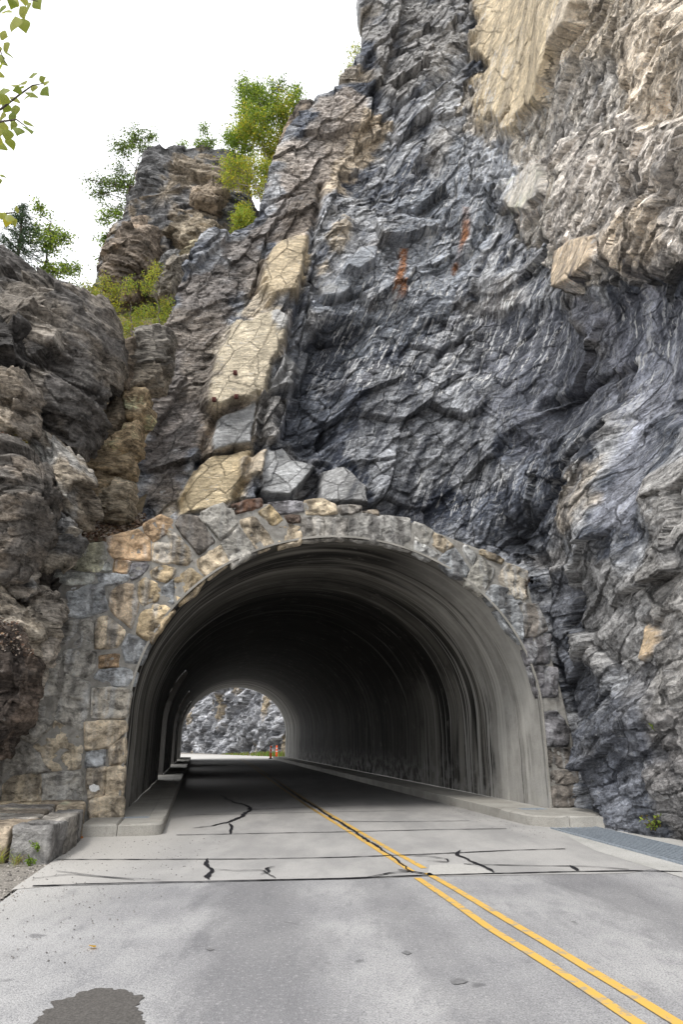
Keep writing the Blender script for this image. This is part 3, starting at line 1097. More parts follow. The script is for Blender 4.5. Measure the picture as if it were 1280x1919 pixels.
D_ = [([(585, 182), (730, 180), (735, 325), (595, 335)], (.34,.32,.29)),
      ([(738, 180), (893, 184), (888, 320), (742, 322)], (.38,.36,.33)),
      ([(905, 192), (990, 152), (1118, 180), (1108, 350), (905, 320)], (.38,.37,.35)),
      ([(832, 102), (985, 100), (980, 140), (852, 165)], (.27, .25, .225)),
      ([(990, 137), (1090, 130), (1098, 172), (1000, 148)], (.33, .28, .22))]
ST += [(3.556, 400, 920, p, c) for p, c in D_]
E_ = [([(-28, 120), (150, 137), (163, 325), (-32, 280)], (.40,.39,.37)),
      ([(180, 152), (295, 207), (262, 288), (180, 258)], GREY),
      ([(182, 268), (255, 302), (328, 350), (265, 383), (182, 340)], (.42,.42,.41)),
      ([(300, 217), (415, 300), (352, 338), (285, 290)], TAN),
      ([(322, 385), (352, 350), (420, 312), (508, 440), (480, 498), (410, 478)], BLUE),
      ([(467, 310), (487, 297), (553, 360), (535, 418), (482, 345)], (.42,.42,.41)),
      ([(562, 332), (590, 318), (720, 380), (700, 408), (572, 350)], (.40, .33, .23)),
      ([(500, 482), (570, 372), (658, 440), (640, 500), (580, 588), (492, 530)], (.40,.385,.345)),
      ([(602, 600), (650, 532), (748, 560), (828, 640), (702, 678), (640, 650)], BLUE),
      ([(682, 482), (738, 402), (858, 450), (848, 618), (790, 618), (690, 520)], (.39,.35,.29)),
      ([(662, 692), (800, 652), (828, 730), (830, 900), (742, 800)], BLUE),
      ([(835, 645), (920, 650), (980, 800), (900, 845), (838, 850)], DARK),
      ([(828, 856), (995, 830), (990, 1000), (862, 1008)], PURPLE),
      ([(868, 1020), (1040, 1030), (1030, 1200), (925, 1205)], PURPLE)]
ST += [(3.2, 720, 930, p, c) for p, c in E_]
F_ = [([(438, 50), (520, 42), (600, 150), (585, 248), (462, 250)], PURPLE),
      ([(472, 267), (608, 262), (628, 380), (477, 378)], DARK),
      ([(482, 397), (640, 397), (652, 470), (487, 478)], DARK),
      ([(490, 492), (658, 490), (668, 600), (502, 618)], DARK)]
ST += [(3.2, 880, 1320, p, c) for p, c in F_]

portal = empty('tunnel_portal', (*tun(-5, -.1, 0),))
tag(portal, 'arched masonry face of irregular grey and orange stones around the tunnel mouth', 'stone portal')


def resample(P, step, closed=True):
    P = np.asarray(P, float)
    Q = np.concatenate([P, P[:1]]) if closed else P
    seg = np.r_[0, np.cumsum(np.linalg.norm(np.diff(Q, axis=0), axis=1))]
    n = max(8, int(seg[-1] / step))
    s = np.linspace(0, seg[-1], n, endpoint=not closed)
    return np.stack([np.interp(s, seg, Q[:, 0]), np.interp(s, seg, Q[:, 1])], 1)


def stone_mesh(P, seed, proud=.05, back=.14):
    P = resample(P, .05)
    for _ in range(1):
        P = (np.roll(P, 1, 0) + 10 * P + np.roll(P, -1, 0)) / 12
    c = P.mean(0)
    P = P + (P - c) / (np.linalg.norm(P - c, axis=1)[:, None]) * (.034 + vn(P[:, 0] * 9 + seed, P[:, 1] * 9, seed=seed) * .014)[:, None]
    R = np.linalg.norm(P - c, axis=1).mean()
    n = len(P)
    rings = [(1.0, -back), (1.0, proud * .15), (1 - .012 / R, proud * .5), (1 - .035 / R, proud * .9), (.85, proud), (.72, proud), (.58, proud), (.44, proud), (.3, proud), (.15, proud)]
    V = []
    tilt = np.random.default_rng(seed).normal(0, .045, 2)
    for f, h in rings:
        q = c + (P - c) * f
        hh = h * np.ones(n)
        if h > 0:
            k1 = cells2(q[:, 0] * 5 + seed, q[:, 1] * 5, seed)
            rel = fbm(q[:, 0] * 3 + seed, q[:, 1] * 3, seed=seed, o=5) * .07 + k1[0] * .016 + k1[1] * .05
            hh = h + (rel + (q - c) @ tilt) * min(1, h / proud)
        V.append(np.c_[q, hh])
    V.append([[c[0], c[1], V[-1][:, 2].mean()]])
    V = np.concatenate(V)
    Q = grid_quads(len(rings), n, True)
    T = [((len(rings) - 1) * n + (j + 1) % n, (len(rings) - 1) * n + j, len(rings) * n) for j in range(n)]
    return V, Q, T


for i, (sc, ox, oy, p, col) in enumerate(ST):
    P = np.array([por(ox + x / sc, oy + y / sc) for x, y in p])
    ar = .5 * np.sum(P[:, 0] * np.roll(P[:, 1], -1) - np.roll(P[:, 0], -1) * P[:, 1])
    if ar < 0:
        P = P[::-1]
    rg = np.random.default_rng(i)
    V, Q, T = stone_mesh(P, 100 + i * 7, proud=rg.uniform(.045, .075))
    pil = .06 if (P[:, 0].mean() < -4.55 and P[:, 0].mean() > -5.15 and P[:, 1].mean() < 2.4) else 0
    W = tun(V[:, 0], -V[:, 2] - pil, V[:, 1])
    # natural colour variation within one stone
    nz_ = fbm(V[:, 0] * 2.2 + i, V[:, 1] * 2.2, seed=300 + i)
    col = np.array(col) * rg.uniform(.85, 1.15)
    st_ = sstep(.12, .3, fbm(V[:, 0] * 9 + i, V[:, 1] * .9, seed=900)) * (.55 if V[:, 1].mean() > 2.2 and V[:, 0].mean() < -3.6 or V[:, 0].mean() > 2.3 else .2)
    c3 = np.array(col)[None] * (1 + .5 * nz_)[:, None]
    c3 = c3 * (1 - st_[:, None]) + np.array([.40, .41, .42]) * st_[:, None]
    dk = sstep(.16, .3, fbm(V[:, 0] * 7 + 40 + i, V[:, 1] * 1.1, seed=950)) * .55
    c3 = c3 * (1 - dk[:, None]) + np.array([.055, .05, .048]) * dk[:, None]
    if V[:, 0].mean() < -4.4:
        c3 = c3 * 1.22
    obj('stone', W, Q, T, M_STONE, portal, cols=np.maximum(c3 * np.minimum(1, .62 / c3.max(1))[:, None], .02))

# mortar body behind the stones
OUT = [(-8.2, 0.0), (-8.0, 1.8), (-7.2, 3.4), (-6.45, 4.7), (-6.2, 5.2), (-5.3, 5.62), (-4.6, 6.02), (-4.0, 6.28), (-3.7, 6.15), (-3.1, 6.5), (-2.5, 6.6), (-1.9, 6.72),
       (-.6, 6.85), (.3, 6.72), (1.4, 6.55), (2.6, 6.15), (3.75, 5.75), (4.4, 5.35), (4.52, 4.6), (4.72, 3.9), (5.0, 2.8), (5.2, 1.5), (5.3, .3), (5.3, 0)]
uo, zo = arch_pts(grow=.035)
inn = np.stack([uo, zo], 1)
inn[0, 1] = inn[-1, 1] = 0
n_ = 260
inn = resample(inn, 1, False) if False else np.stack([np.interp(np.linspace(0, 1, n_), np.linspace(0, 1, len(inn)), inn[:, k]) for k in (0, 1)], 1)
o2 = np.array(OUT)
seg = np.r_[0, np.cumsum(np.linalg.norm(np.diff(o2, axis=0), axis=1))]
seg /= seg[-1]
outp = np.stack([np.interp(np.linspace(0, 1, n_), seg, o2[:, k]) for k in (0, 1)], 1)
rows = []
for f in np.linspace(0, 1, 22):
    q = inn * (1 - f) + outp * f
    rows.append(tun(q[:, 0], -.02 + .022 * fbm(q[:, 0] * 4, q[:, 1] * 4, seed=77) - .0, q[:, 1]))
rows.append(tun(outp[:, 0], 1.1, outp[:, 1]))
obj('mortar', np.stack(rows).reshape(-1, 3), grid_quads(len(rows), n_)[:, ::-1], mat=M_MORTAR, parent=portal)
# white splash on a stone by the foot, a weep hole, a strip of dark lumps in the right joint
sp = np.array([por(x, y) for x, y in [(169, 1472), (176, 1468), (186, 1471), (188, 1478), (180, 1483), (171, 1481)]])
sp = resample(sp, .012)
sp = sp + RNG.normal(0, .006, sp.shape)
Vs = tun(np.r_[sp[:, 0], sp[:, 0].mean()], -.20, np.r_[sp[:, 1], sp[:, 1].mean()])
ns_ = len(sp)
back_ = tun(sp[:, 0], -.10, sp[:, 1])
obj('paint_splash', np.concatenate([Vs, back_]), [(j, (j + 1) % ns_, ns_ + 1 + (j + 1) % ns_, ns_ + 1 + j) for j in range(ns_)], [(j, (j + 1) % ns_, ns_) for j in range(ns_)], M_WHITE, portal, smooth=False)
m = MB()
h0 = por(100, 1049)
m.tube([tun(h0[0], -.09, h0[1]), tun(h0[0], .05, h0[1])], .045, 12)
m.build('weep_hole', M_DARK, portal)
m = MB()
for k in range(14):
    q = por(986 + random.uniform(-3, 4), 1085 + k * 2.7)
    c0 = tun(q[0], -.09, q[1])
    r0 = random.uniform(.022, .042)
    m.tube([c0 + [0, .03, -r0], c0 + [0, -.01, 0], c0 + [0, .03, r0]], [r0 * .4, r0, r0 * .4], 7)
m.build('lump_strip', mat_simple('dark_lumps', (.06, .035, .018), .95, 40, .5, .02), portal, True)
# ------------------------------------------------------------------ the cliff
PLAN = np.array([(-14, 13.4), (-10, 14.4), (-6, 15.3), (-2, 16.2), (2, 16.9), (3.8, 17.0), (4.6, 16.6), (5.0, 15.9), (5.05, 14.7), (5.35, 13.4), (5.65, 12.2), (5.95, 10.6), (6.3, 8), (7.0, 4), (8.4, -3), (12, -14)], float)
sg = np.r_[0, np.cumsum(np.linalg.norm(np.diff(PLAN, axis=0), axis=1))]
ss = np.arange(0, sg[-1], .05)
pl = np.stack([np.interp(ss, sg, PLAN[:, k]) for k in (0, 1)], 1)
ker = np.exp(-.5 * (np.arange(-24, 25) / 9.0) ** 2)
ker /= ker.sum()
pls = np.stack([np.convolve(np.pad(pl[:, k], 24, mode='edge'), ker, 'valid') for k in (0, 1)], 1)
U0 = ss[np.argmin(np.abs(pls[:, 0]) + (pls[:, 1] < 10) * 99)]
us = ss - U0                                   # 0 at X = 0, growing to the right
tg = np.gradient(pls, axis=0)
tg /= np.linalg.norm(tg, axis=1)[:, None]
nrm = np.stack([tg[:, 1], -tg[:, 0]], 1)       # towards the road
kz = np.exp(-.5 * (np.arange(-40, 41) / 18.0) ** 2)
kz /= kz.sum()
nrms = np.stack([np.convolve(np.pad(nrm[:, k], 40, mode='edge'), kz, 'valid') for k in (0, 1)], 1)
nrms /= np.linalg.norm(nrms, axis=1)[:, None]


def base(U, z):
    x, y = np.interp(U, us, pls[:, 0]), np.interp(U, us, pls[:, 1])
    nx, ny = np.interp(U, us, nrms[:, 0]), np.interp(U, us, nrms[:, 1])
    lean = np.interp(U, [-6, 0, 4, 6.5, 10, 14], [.12, .12, .10, .07, .09, .10])
    L = lean * np.maximum(z - 1, 0)
    return np.stack([x - nx * L, y - ny * L, z], -1), np.stack([nx, ny], -1)


def project(P):
    d = P[..., 2] - CAM_H
    zc = P[..., 1] * math.cos(PITCH) + d * math.sin(PITCH)
    yc = d * math.cos(PITCH) - P[..., 1] * math.sin(PITCH)
    zc = np.maximum(zc, .1)
    return 640 + FPX * P[..., 0] / zc, 959.5 - FPX * yc / zc


_lu, _lz = np.meshgrid(np.arange(-11, 15, .07), np.arange(-.4, 33, .07), indexing='ij')
_lx, _ly = project(base(_lu, _lz)[0])
_lx, _ly, _lu, _lz = [a.ravel() for a in (_lx, _ly, _lu, _lz)]


def uz(x, y):
    k = np.argmin((_lx - x) ** 2 + (_ly - y) ** 2)
    return _lu[k], _lz[k]


def UZ(pts):
    return np.array([uz(x, y) for x, y in pts])


EDGE = UZ([(225, 1010), (250, 965), (258, 900), (266, 850), (284, 770), (300, 700), (318, 620), (330, 560), (352, 515), (400, 450), (440, 436), (490, 412), (505, 370),
           (520, 320), (530, 285), (545, 250), (565, 225), (590, 213), (602, 188), (640, 160), (664, 166), (676, 130), (690, 95), (684, 30), (690, -10), (690, -60)])
EDGE = EDGE[np.argsort(EDGE[:, 1])]
ZT_, NZ = 32.0, 860
zr = np.linspace(-.4, ZT_, NZ)
eL = np.interp(zr, EDGE[:, 1], EDGE[:, 0])
UMAX = 11.3
tau = np.linspace(0, 1, 590)
NB_ = 34
back = np.linspace(-4.5, -.07, NB_)
right = np.r_[UMAX + np.linspace(.15, 2, 12), UMAX + np.linspace(2.6, 20, 30)]
right = right[right < us[-1] - .2]
UU = np.concatenate([np.repeat(back[None], NZ, 0) + eL[:, None], eL[:, None] + tau[None] * (UMAX - eL[:, None]), np.repeat(right[None], NZ, 0)], 1)
ZZ = np.repeat(zr[:, None], UU.shape[1], 1)
NU = UU.shape[1]
ue = np.maximum(UU, eL[:, None])
P0, nn = base(ue, ZZ)
bk = np.maximum(eL[:, None] - UU, 0)
P0 = P0 + bk[..., None] * np.array([.12, .99, 0])
nn = nn * np.where(bk > 0, 0, 1)[..., None] + (bk > 0)[..., None] * np.array([-.99, .12])
rnd = np.exp(-((UU - eL[:, None]) / .22) ** 2)[..., None]            # rounded corner along the edge
nn = nn * (1 - .5 * rnd) + .5 * rnd * np.array([-.75, -.6])
nn /= np.linalg.norm(nn, axis=-1)[..., None]
U_, Z_ = UU.ravel(), ZZ.ravel()
H_ = (P0[..., 0] + .42 * (16.5 - P0[..., 1])).ravel()       # bedding and joints are planes cutting the whole mass
nv = len(U_)
wx = fbm(H_ * .5, Z_ * .5, seed=1, o=4)
wz = fbm(H_ * .5 + 31, Z_ * .5, seed=5, o=4)
fine = fbm(H_ * 2.1, Z_ * 2.1, seed=9, o=5)
wob = fbm(H_ * 1.3 + 9, Z_ * 1.3, seed=12, o=5)


def inside(pts, soft=.25, rough=.5):
    q = UZ(pts)
    m = (U_ > q[:, 0].min() - 2) & (U_ < q[:, 0].max() + 2) & (Z_ > q[:, 1].min() - 2) & (Z_ < q[:, 1].max() + 2)
    r = np.zeros(nv)
    r[m] = sstep(-soft, soft, poly_sdf(U_[m], Z_[m], q) + wob[m] * rough)
    return r


def along_line(pts, w, rough=.12):
    q = UZ(pts)
    d = np.full(nv, 9.0)
    m = (U_ > q[:, 0].min() - 1) & (U_ < q[:, 0].max() + 1) & (Z_ > q[:, 1].min() - 1) & (Z_ < q[:, 1].max() + 1)
    u, z = U_[m] + wob[m] * rough, Z_[m] + fine[m] * rough
    dm = d[m]
    for (a, b) in zip(q[:-1], q[1:]):
        e = b - a
        t = np.clip(((u - a[0]) * e[0] + (z - a[1]) * e[1]) / (e @ e + 1e-9), 0, 1)
        dm = np.minimum(dm, np.hypot(u - a[0] - t * e[0], z - a[1] - t * e[1]))
    d[m] = dm
    return np.exp(-(d / w) ** 2)


ZL = inside([(200, 1020), (250, 880), (300, 600), (400, 420), (560, 180), (740, -80), (760, 60), (700, 200), (640, 330), (590, 480), (575, 600), (545, 720), (500, 900), (480, 1000)], .08, .5)
ZUR = inside([(880, -80), (1400, -80), (1400, 520), (1180, 520), (1060, 560), (940, 430), (880, 250)], .1, .7)
ZR = inside([(960, 1000), (1040, 800), (1150, 560), (1400, 500), (1400, 1700), (900, 1700)], .1, .9)
zone = np.zeros(nv, int)
zone[ZUR > .5] = 2
zone[(ZR > .5)] = 3
zone[ZL > .5] = 1
disp = wx * np.choose(zone, [.5, .4, .3, .5]) + fbm(U_ * .23, Z_ * .23, seed=33, o=2) * np.choose(zone, [.7, .5, .35, .5])
disp += .32 * ZL
lam, alo, cr1, cr2, cr3, cr4 = [np.zeros(nv) for _ in range(6)]
#        joint angle, lamination angle, scale, amplitude
ZP = {0: (40, 22, 1.05, .80), 1: (64, 9, 1.1, .62), 2: (46, 50, 1.2, .42), 3: (32, 20, 1.0, .7)}
SMOOTH = inside([(890, 470), (1060, 560), (1400, 520), (1400, 860), (1240, 900), (1230, 1040), (1150, 1040), (1140, 800), (960, 820), (880, 700)], .3, .6)
for zc_, (ja, la, sc, am) in ZP.items():
    m = zone == zc_
    u, z = H_[m] + wx[m] * .22, Z_[m] + wz[m] * .22
    c, s = math.cos(math.radians(ja)), math.sin(math.radians(ja))
    a, b = u * c + z * s, -u * s + z * c
    a1 = a + fine[m] * .05
    b1 = b + wob[m] * .07
    el = (1.75, 1.15, .72, .42, .30, .17) if zc_ != 1 else (2.6, 1.05, .95, .40, .38, .15)
    r1, t1, e1, q1 = cells2(a1 / (el[0] * sc), b1 / (el[1] * sc), 40 + zc_ * 20)
    r2, t2, e2, q2 = cells2(a1 / (el[2] * sc) + 5, b1 / (el[3] * sc), 46 + zc_ * 20)
    r3, t3, e3, q3 = cells2(a1 / (el[4] * sc) + 9, b1 / (el[5] * sc), 52 + zc_ * 20)
    r4, t4, e4, q4 = cells2(a1 / .15 + fine[m] * .6, b1 / .085 + fine[m] * .6, 58 + zc_ * 20)
    am = am * (1 - .6 * SMOOTH[m])
    if zc_ == 2:
        disp[m] += .03 * r3 + .07 * t3 + .014 * r4 + .03 * t4 + .03 * r2
    if zc_ == 1:
        disp[m] += .10 * r1 + .05 * r2
    disp[m] += am * (.30 * r1 + .34 * t1 + .06 * r2 + .08 * t2 + .030 * r3 + .05 * t3 + .016 * r4 + .03 * t4)
    disp[m] -= am * ((.03 if zc_ == 1 else .15) * np.exp(-(e1 / .035) ** 2) * sstep(.02, .2, wob[m]) + (.0 if zc_ == 1 else .03) * np.exp(-(e2 / .04) ** 2) * sstep(.0, .2, fine[m]))
    cr1[m], cr2[m], cr3[m], cr4[m] = q1, q2, q3, q4
    c, s = math.cos(math.radians(la)), math.sin(math.radians(la))
    u2, z2 = H_[m] + wx[m] * (.2 if zc_ == 1 else .45), Z_[m] + wz[m] * (.15 if zc_ == 1 else .4)
    alo[m], lam[m] = u2 * c + z2 * s, -u2 * s + z2 * c + fine[m] * .05 + 4.3 * q2
lr = vn(lam * 6.5, alo * .9, seed=71)
lr2 = vn(lam * 15, alo * 1.6, seed=72)
disp += (.010 * (1 - 2 * np.abs(lr)) + .008 * lr2) * (1 - .5 * SMOOTH) * np.choose(zone, [1, 2.2, .6, 1]) + .04 * fine + .035 * fbm(U_ * 6, Z_ * 6, seed=75, o=3)

# named slabs and recesses: pixel outline -> place on the face, thickness, colour, own part?
CREAM, CRM2, TANC, GRY, LGR, SLATE, DKS, BRN, RST = (.60, .50, .35), (.56, .49, .37), (.42, .36, .28), (.30, .30, .30), (.36, .365, .37), (.19, .205, .235), (.12, .13, .155), (.135, .118, .106), (.34, .115, .04)
FEAT = [
    ([(330, 968), (475, 945), (500, 765), (545, 610), (582, 470), (604, 345), (560, 365), (505, 470), (432, 608), (388, 760), (352, 900)], .06, (.43, .37, .285), 0),
    ([(510, 475), (578, 462), (575, 520), (552, 575), (520, 590), (490, 592), (497, 530)], .30, CREAM, 1),
    ([(432, 612), (528, 600), (530, 640), (505, 715), (490, 758), (440, 775), (402, 788), (386, 768), (402, 680)], .34, CRM2, 1),
    ([(500, 598), (545, 592), (540, 630), (520, 640)], .12, LGR, 0),
    ([(398, 862), (470, 850), (455, 930), (400, 960), (330, 975), (330, 940), (362, 880)], .22, (0.560, 0.462, 0.308), 1),
    ([(405, 792), (478, 768), (470, 840), (400, 858)], .16, LGR, 1),
    ([(508, 728), (522, 690), (550, 642), (584, 655), (570, 700), (546, 742), (500, 742)], .40, GRY, 1),
    ([(482, 762), (500, 746), (540, 752), (530, 800), (512, 836), (470, 830)], .50, (0.238, 0.231, 0.224), 1),
    ([(447, 872), (496, 852), (486, 904), (445, 906)], .34, TANC, 1),
    ([(545, 645), (620, 602), (692, 600), (662, 680), (632, 760), (622, 860), (560, 855), (532, 830), (546, 745)], -.85, (.075, .083, .10), 0),
    ([(482, 932), (500, 855), (528, 842), (545, 868), (592, 880), (562, 915), (540, 942)], .45, LGR, 1),
    ([(602, 888), (642, 880), (680, 920), (686, 952), (600, 946)], .30, GRY, 1),
    ([(890, -60), (1120, -60), (1112, 50), (1052, 108), (1032, 200), (962, 247), (916, 232), (893, 160)], .32, CREAM, 1),
    ([(1112, -60), (1400, -60), (1400, 200), (1230, 210), (1150, 120), (1060, 130)], .25, (0.560, 0.490, 0.399), 0),
    ([(1215, 40), (1400, 40), (1400, 340), (1240, 330), (1210, 200)], .4, (0.532, 0.462, 0.378), 0),
    ([(946, 332), (1020, 305), (1032, 368), (1002, 384), (1000, 400), (950, 402)], .22, (0.600, 0.600, 0.476), 1),
    ([(1032, 312), (1078, 300), (1072, 400), (1052, 452), (1028, 440)], .18, (0.600, 0.600, 0.504), 0),
    ([(936, 432), (1030, 392), (1058, 470), (1073, 552), (1122, 522), (1182, 486), (1205, 512), (1400, 470), (1400, 200), (1100, 250), (1000, 300), (940, 380)], .30, (0.420, 0.385, 0.350), 0),
    ([(1076, 472), (1118, 447), (1158, 440), (1155, 488), (1120, 522), (1074, 546)], .14, (0.588, 0.476, 0.350), 1),
    ([(1158, 440), (1280, 380), (1290, 460), (1200, 500), (1160, 485)], .2, (0.532, 0.448, 0.350), 0),
    ([(642, 522), (666, 486), (702, 480), (692, 510), (662, 532)], .22, LGR, 1),
    ([(592, 548), (640, 532), (660, 545), (640, 566), (600, 570)], .2, LGR, 1),
    ([(600, 470), (640, 420), (660, 430), (620, 500), (590, 540)], .25, TANC, 0),
    ([(640, 215), (735, 225), (700, 290), (650, 360), (600, 375), (610, 300)], .1, (0.504, 0.420, 0.315), 0),
    ([(680, -60), (900, -60), (890, 60), (830, 150), (740, 200), (690, 180), (690, 100)], .35, (0.280, 0.273, 0.266), 0),
    ([(560, 240), (640, 170), (690, 190), (640, 300), (540, 400), (520, 360)], 0, (0.301, 0.266, 0.238), 0),
    ([(252, 965), (300, 700), (335, 545), (480, 425), (545, 360), (600, 345), (590, 450), (505, 475), (432, 605), (392, 760), (352, 900), (330, 965)], -.05, BRN, 0),
    ([(560, 590), (700, 470), (860, 250), (960, 300), (930, 430), (820, 600), (700, 700), (640, 720), (690, 600)], 0, (0.217, 0.235, 0.266), 0),
    ([(690, 700), (900, 560), (960, 700), (960, 900), (820, 930), (700, 950), (640, 860)], .1, (0.224, 0.231, 0.245), 0),
    ([(870, 560), (1060, 560), (1130, 760), (960, 860), (900, 760)], -.35, (0.123, 0.129, 0.151), 0),
    ([(1060, 560), (1400, 520), (1400, 760), (1160, 800), (1110, 700)], -.25, (0.189, 0.196, 0.231), 0),
    ([(1150, 560), (1240, 560), (1230, 1040), (1140, 1000)], 0, (0.231, 0.241, 0.280), 0),
    ([(1080, 870), (1150, 830), (1150, 940), (1070, 1000), (1040, 960)], .1, (.36, .32, .27), 0),
    ([(1010, 1060), (1160, 1020), (1230, 1160), (1200, 1260), (1080, 1230)], .12, (.22, .217, .215), 0),
    ([(1225, 880), (1400, 800), (1400, 1340), (1250, 1340), (1230, 1150)], .15, (.25, .24, .228), 0),
    ([(1220, 1170), (1250, 1180), (1245, 1225), (1215, 1240)], .15, (.52, .40, .27), 1),
    ([(1000, 1060), (1060, 1050), (1070, 1240), (1120, 1300), (1090, 1370), (1040, 1330), (1010, 1180)], -.2, (.10, .107, .125), 0),
    ([(1070, 1390), (1150, 1290), (1240, 1300), (1250, 1590), (1100, 1590), (1080, 1480)], .2, (.12, .128, .15), 0),
    ([(1240, 1320), (1400, 1320), (1400, 1640), (1240, 1600)], .1, (.22, .21, .205), 0),
    ([(940, 940), (1000, 960), (1010, 1060), (960, 1050), (900, 1010)], -.3, (.12, .128, .148), 0),
]
col = np.empty((nv, 3))
lo, hi = np.array([.105, .116, .142]), np.array([.48, .49, .51])
svs = fbm((H_ - .38 * Z_) * 2.4, (Z_ + .38 * H_) * .30, seed=210, o=5)
mixv = np.clip(.42 + .7 * wob + .5 * wx + 1.0 * svs + .5 * (cr2 - .5) + .45 * (cr3 - .5) + .4 * (cr4 - .5), 0, 1)
col[:] = lo + (hi - lo) * mixv[:, None]
tanp = sstep(.12, .38, fbm(U_ * .55 + 60, Z_ * .55, seed=90, o=4) + .35 * (cr1 - .5)) * np.choose(zone, [.28, .8, .55, .22])
col = col * (1 - tanp[:, None]) + np.array([.43, .375, .30]) * (.7 + .6 * cr2)[:, None] * tanp[:, None]
ur = sstep(.2, .8, ZUR + .5 * wob) * (.75 + .25 * np.clip(wx * 3, -1, 1))
col = col * (1 - ur[:, None]) + (np.array([.52, .48, .425]) * (.75 + .5 * cr3)[:, None]) * ur[:, None]
col *= np.choose(zone, [1.0, 1.0, 1.0, .78])[:, None]
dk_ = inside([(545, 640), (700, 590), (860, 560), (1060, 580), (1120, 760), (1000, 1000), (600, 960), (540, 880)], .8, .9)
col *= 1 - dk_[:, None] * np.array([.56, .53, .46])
part = np.zeros(nv, int)
calm = np.zeros(nv)
pn = 0
for pts, th, cc, own in FEAT:
    big_ = max(np.ptp(UZ(pts)[:, 1]), .5)
    m = inside(pts, (.045 if big_ < 3 else .12) if own else (.10 if th == .30 else .30), (.10 if big_ < 3 else .5) if own else .45)
    if th:
        big_ = max(np.ptp(UZ(pts)[:, 1]), .5)
        q = UZ(pts)
        rel = np.clip((Z_ - q[:, 1].min()) / big_, 0, 1)
        f = (1.15 - .55 * rel) if (own and th > 0) else 1.0
        if own and th > 0 and th < .5:
            mean_ = disp[m > .5].mean() if (m > .5).any() else 0
            disp = disp * (1 - .9 * m) + m * (.9 * mean_ + .05 * wob + .02 * fine)
            calm = np.maximum(calm, m)
        disp = disp + m * th * f * (1.6 if own and th < .5 else 1.0)
    if cc is not None:
        shade = np.clip(.72 + .5 * (cr2 - .5) + .9 * wob * .6 + .5, .45, 1.6)
        if cc == (.43, .37, .285):
            gsel = sstep(.62, .72, cr1)[:, None] * .8
            ccv = np.array(cc) * (1 - gsel) + np.array((.30, .30, .29)) * gsel
            bsel = sstep(.3, .2, cr1)[:, None] * .7
            ccv = ccv * (1 - bsel) + np.array((.27, .215, .165)) * bsel
        else:
            ccv = np.array(cc)[None]
        mm = m if own else sstep(.15, .9, m + wob * .8) * np.clip(m * 1.3, 0, 1) * .85
        col = col * (1 - mm[:, None]) + ccv * np.minimum(shade, .64 / max(cc))[:, None] * mm[:, None]
    if own:
        pn += 1
        part[m > .5] = pn
for pts in ([(868, 392), (887, 394), (880, 440), (862, 478), (852, 498), (866, 440)], [(752, 459), (768, 459), (757, 505), (745, 540), (735, 562), (728, 556), (745, 510)], [(730, 545), (760, 530), (760, 560), (735, 575)]):
    m = inside(pts, .06, .10) * np.clip(.75 + wob * 1.5, .3, 1)
    col = col * (1 - m[:, None]) + np.array((.30, .14, .07)) * m[:, None]
    disp += inside(pts, .05, .06) * .05
for pts, w, dpt in ([(602, 350), (590, 410), (577, 480), (556, 590), (530, 715), (500, 742), (478, 850), (442, 940)], .10, .42), ([(404, 785), (390, 830), (354, 900), (333, 962)], .10, .40), \
        ([(690, 395), (735, 300), (745, 200)], .06, .2), ([(430, 440), (500, 400), (575, 370)], .06, .2), ([(1000, 1050), (1010, 1200), (1060, 1390), (1085, 1500)], .20, .5), \
        ([(960, 1010), (1050, 900), (1130, 800)], .09, .3), ([(620, 880), (560, 855), (535, 835)], .09, .3), ([(780, 720), (880, 600), (900, 480)], .07, .22), ([(560, 590), (640, 565), (700, 545)], .07, .22), \
        ([(740, 200), (800, 192), (850, 148), (890, 90)], .09, .35), ([(855, 500), (905, 420), (950, 320)], .06, .2), ([(1000, 760), (1080, 720), (1140, 690)], .12, .3):
    g_ = along_line(pts, w)
    disp -= dpt * g_
disp = np.where(bk.ravel() > 0, disp * .5, disp)
disp = np.where(U_ > UMAX + 1, wx * .8 + fbm(U_ * .6, Z_ * .6, seed=3) * .6, disp)
# keep the rock clear of the portal's masonry at its foot
P = P0.reshape(-1, 3).copy()
n2 = nn.reshape(-1, 2)
low = sstep(7.6, 6.4, Z_) * sstep(5.6, 4.6, U_)
disp = np.where(low > 0, np.minimum(disp, .5 + 3 * (1 - low)), disp)
P[:, :2] += n2 * disp[:, None]
P[:, 2] += -.12 * disp + .05 * wz
bx_, by_ = project(P0.reshape(-1, 3))
seep = inside([(560, 500), (900, 200), (1020, 380), (1060, 560), (1250, 560), (1250, 900), (1000, 900), (900, 1000), (620, 960)], 1.0, .6)
seep = np.maximum(seep * (zone != 1), .7 * ZUR * sstep(.0, .3, wx + .1)) * (.25 + .75 * sstep(-.2, .15, fbm(U_ * .45 + 17, Z_ * .3, seed=140, o=3)))
wet = .55 * ZUR + inside([(540, 620), (700, 590), (1000, 480), (1250, 540), (1250, 900), (1000, 1000), (600, 960)], .8, .6)
col = col * (1 + .42 * ZUR)[:, None]
col = np.maximum(col * np.minimum(1, .68 / col.max(1))[:, None], .02)
Q = grid_quads(NZ, NU)
pq = part[Q]
pid = np.where((pq == pq[:, :1]).all(1), pq[:, 0], 0)
qc = P[Q].mean(1)
rel_ = qc[:, :2] - E0
hu, ha, hz = rel_ @ TR, rel_ @ TT, qc[:, 2] - SW
hole = (ha > -1) & (np.abs(hu) < AR + .25) & np.where(hz < HW, True, (hu / (AR + .25)) ** 2 + (np.maximum(hz - HW, 0) / (AH + .25)) ** 2 < 1)
hole &= ha < LEN
Q, pid = Q[~hole], pid[~hole]
cl_loc = (0.0, 16.0, 0.0)


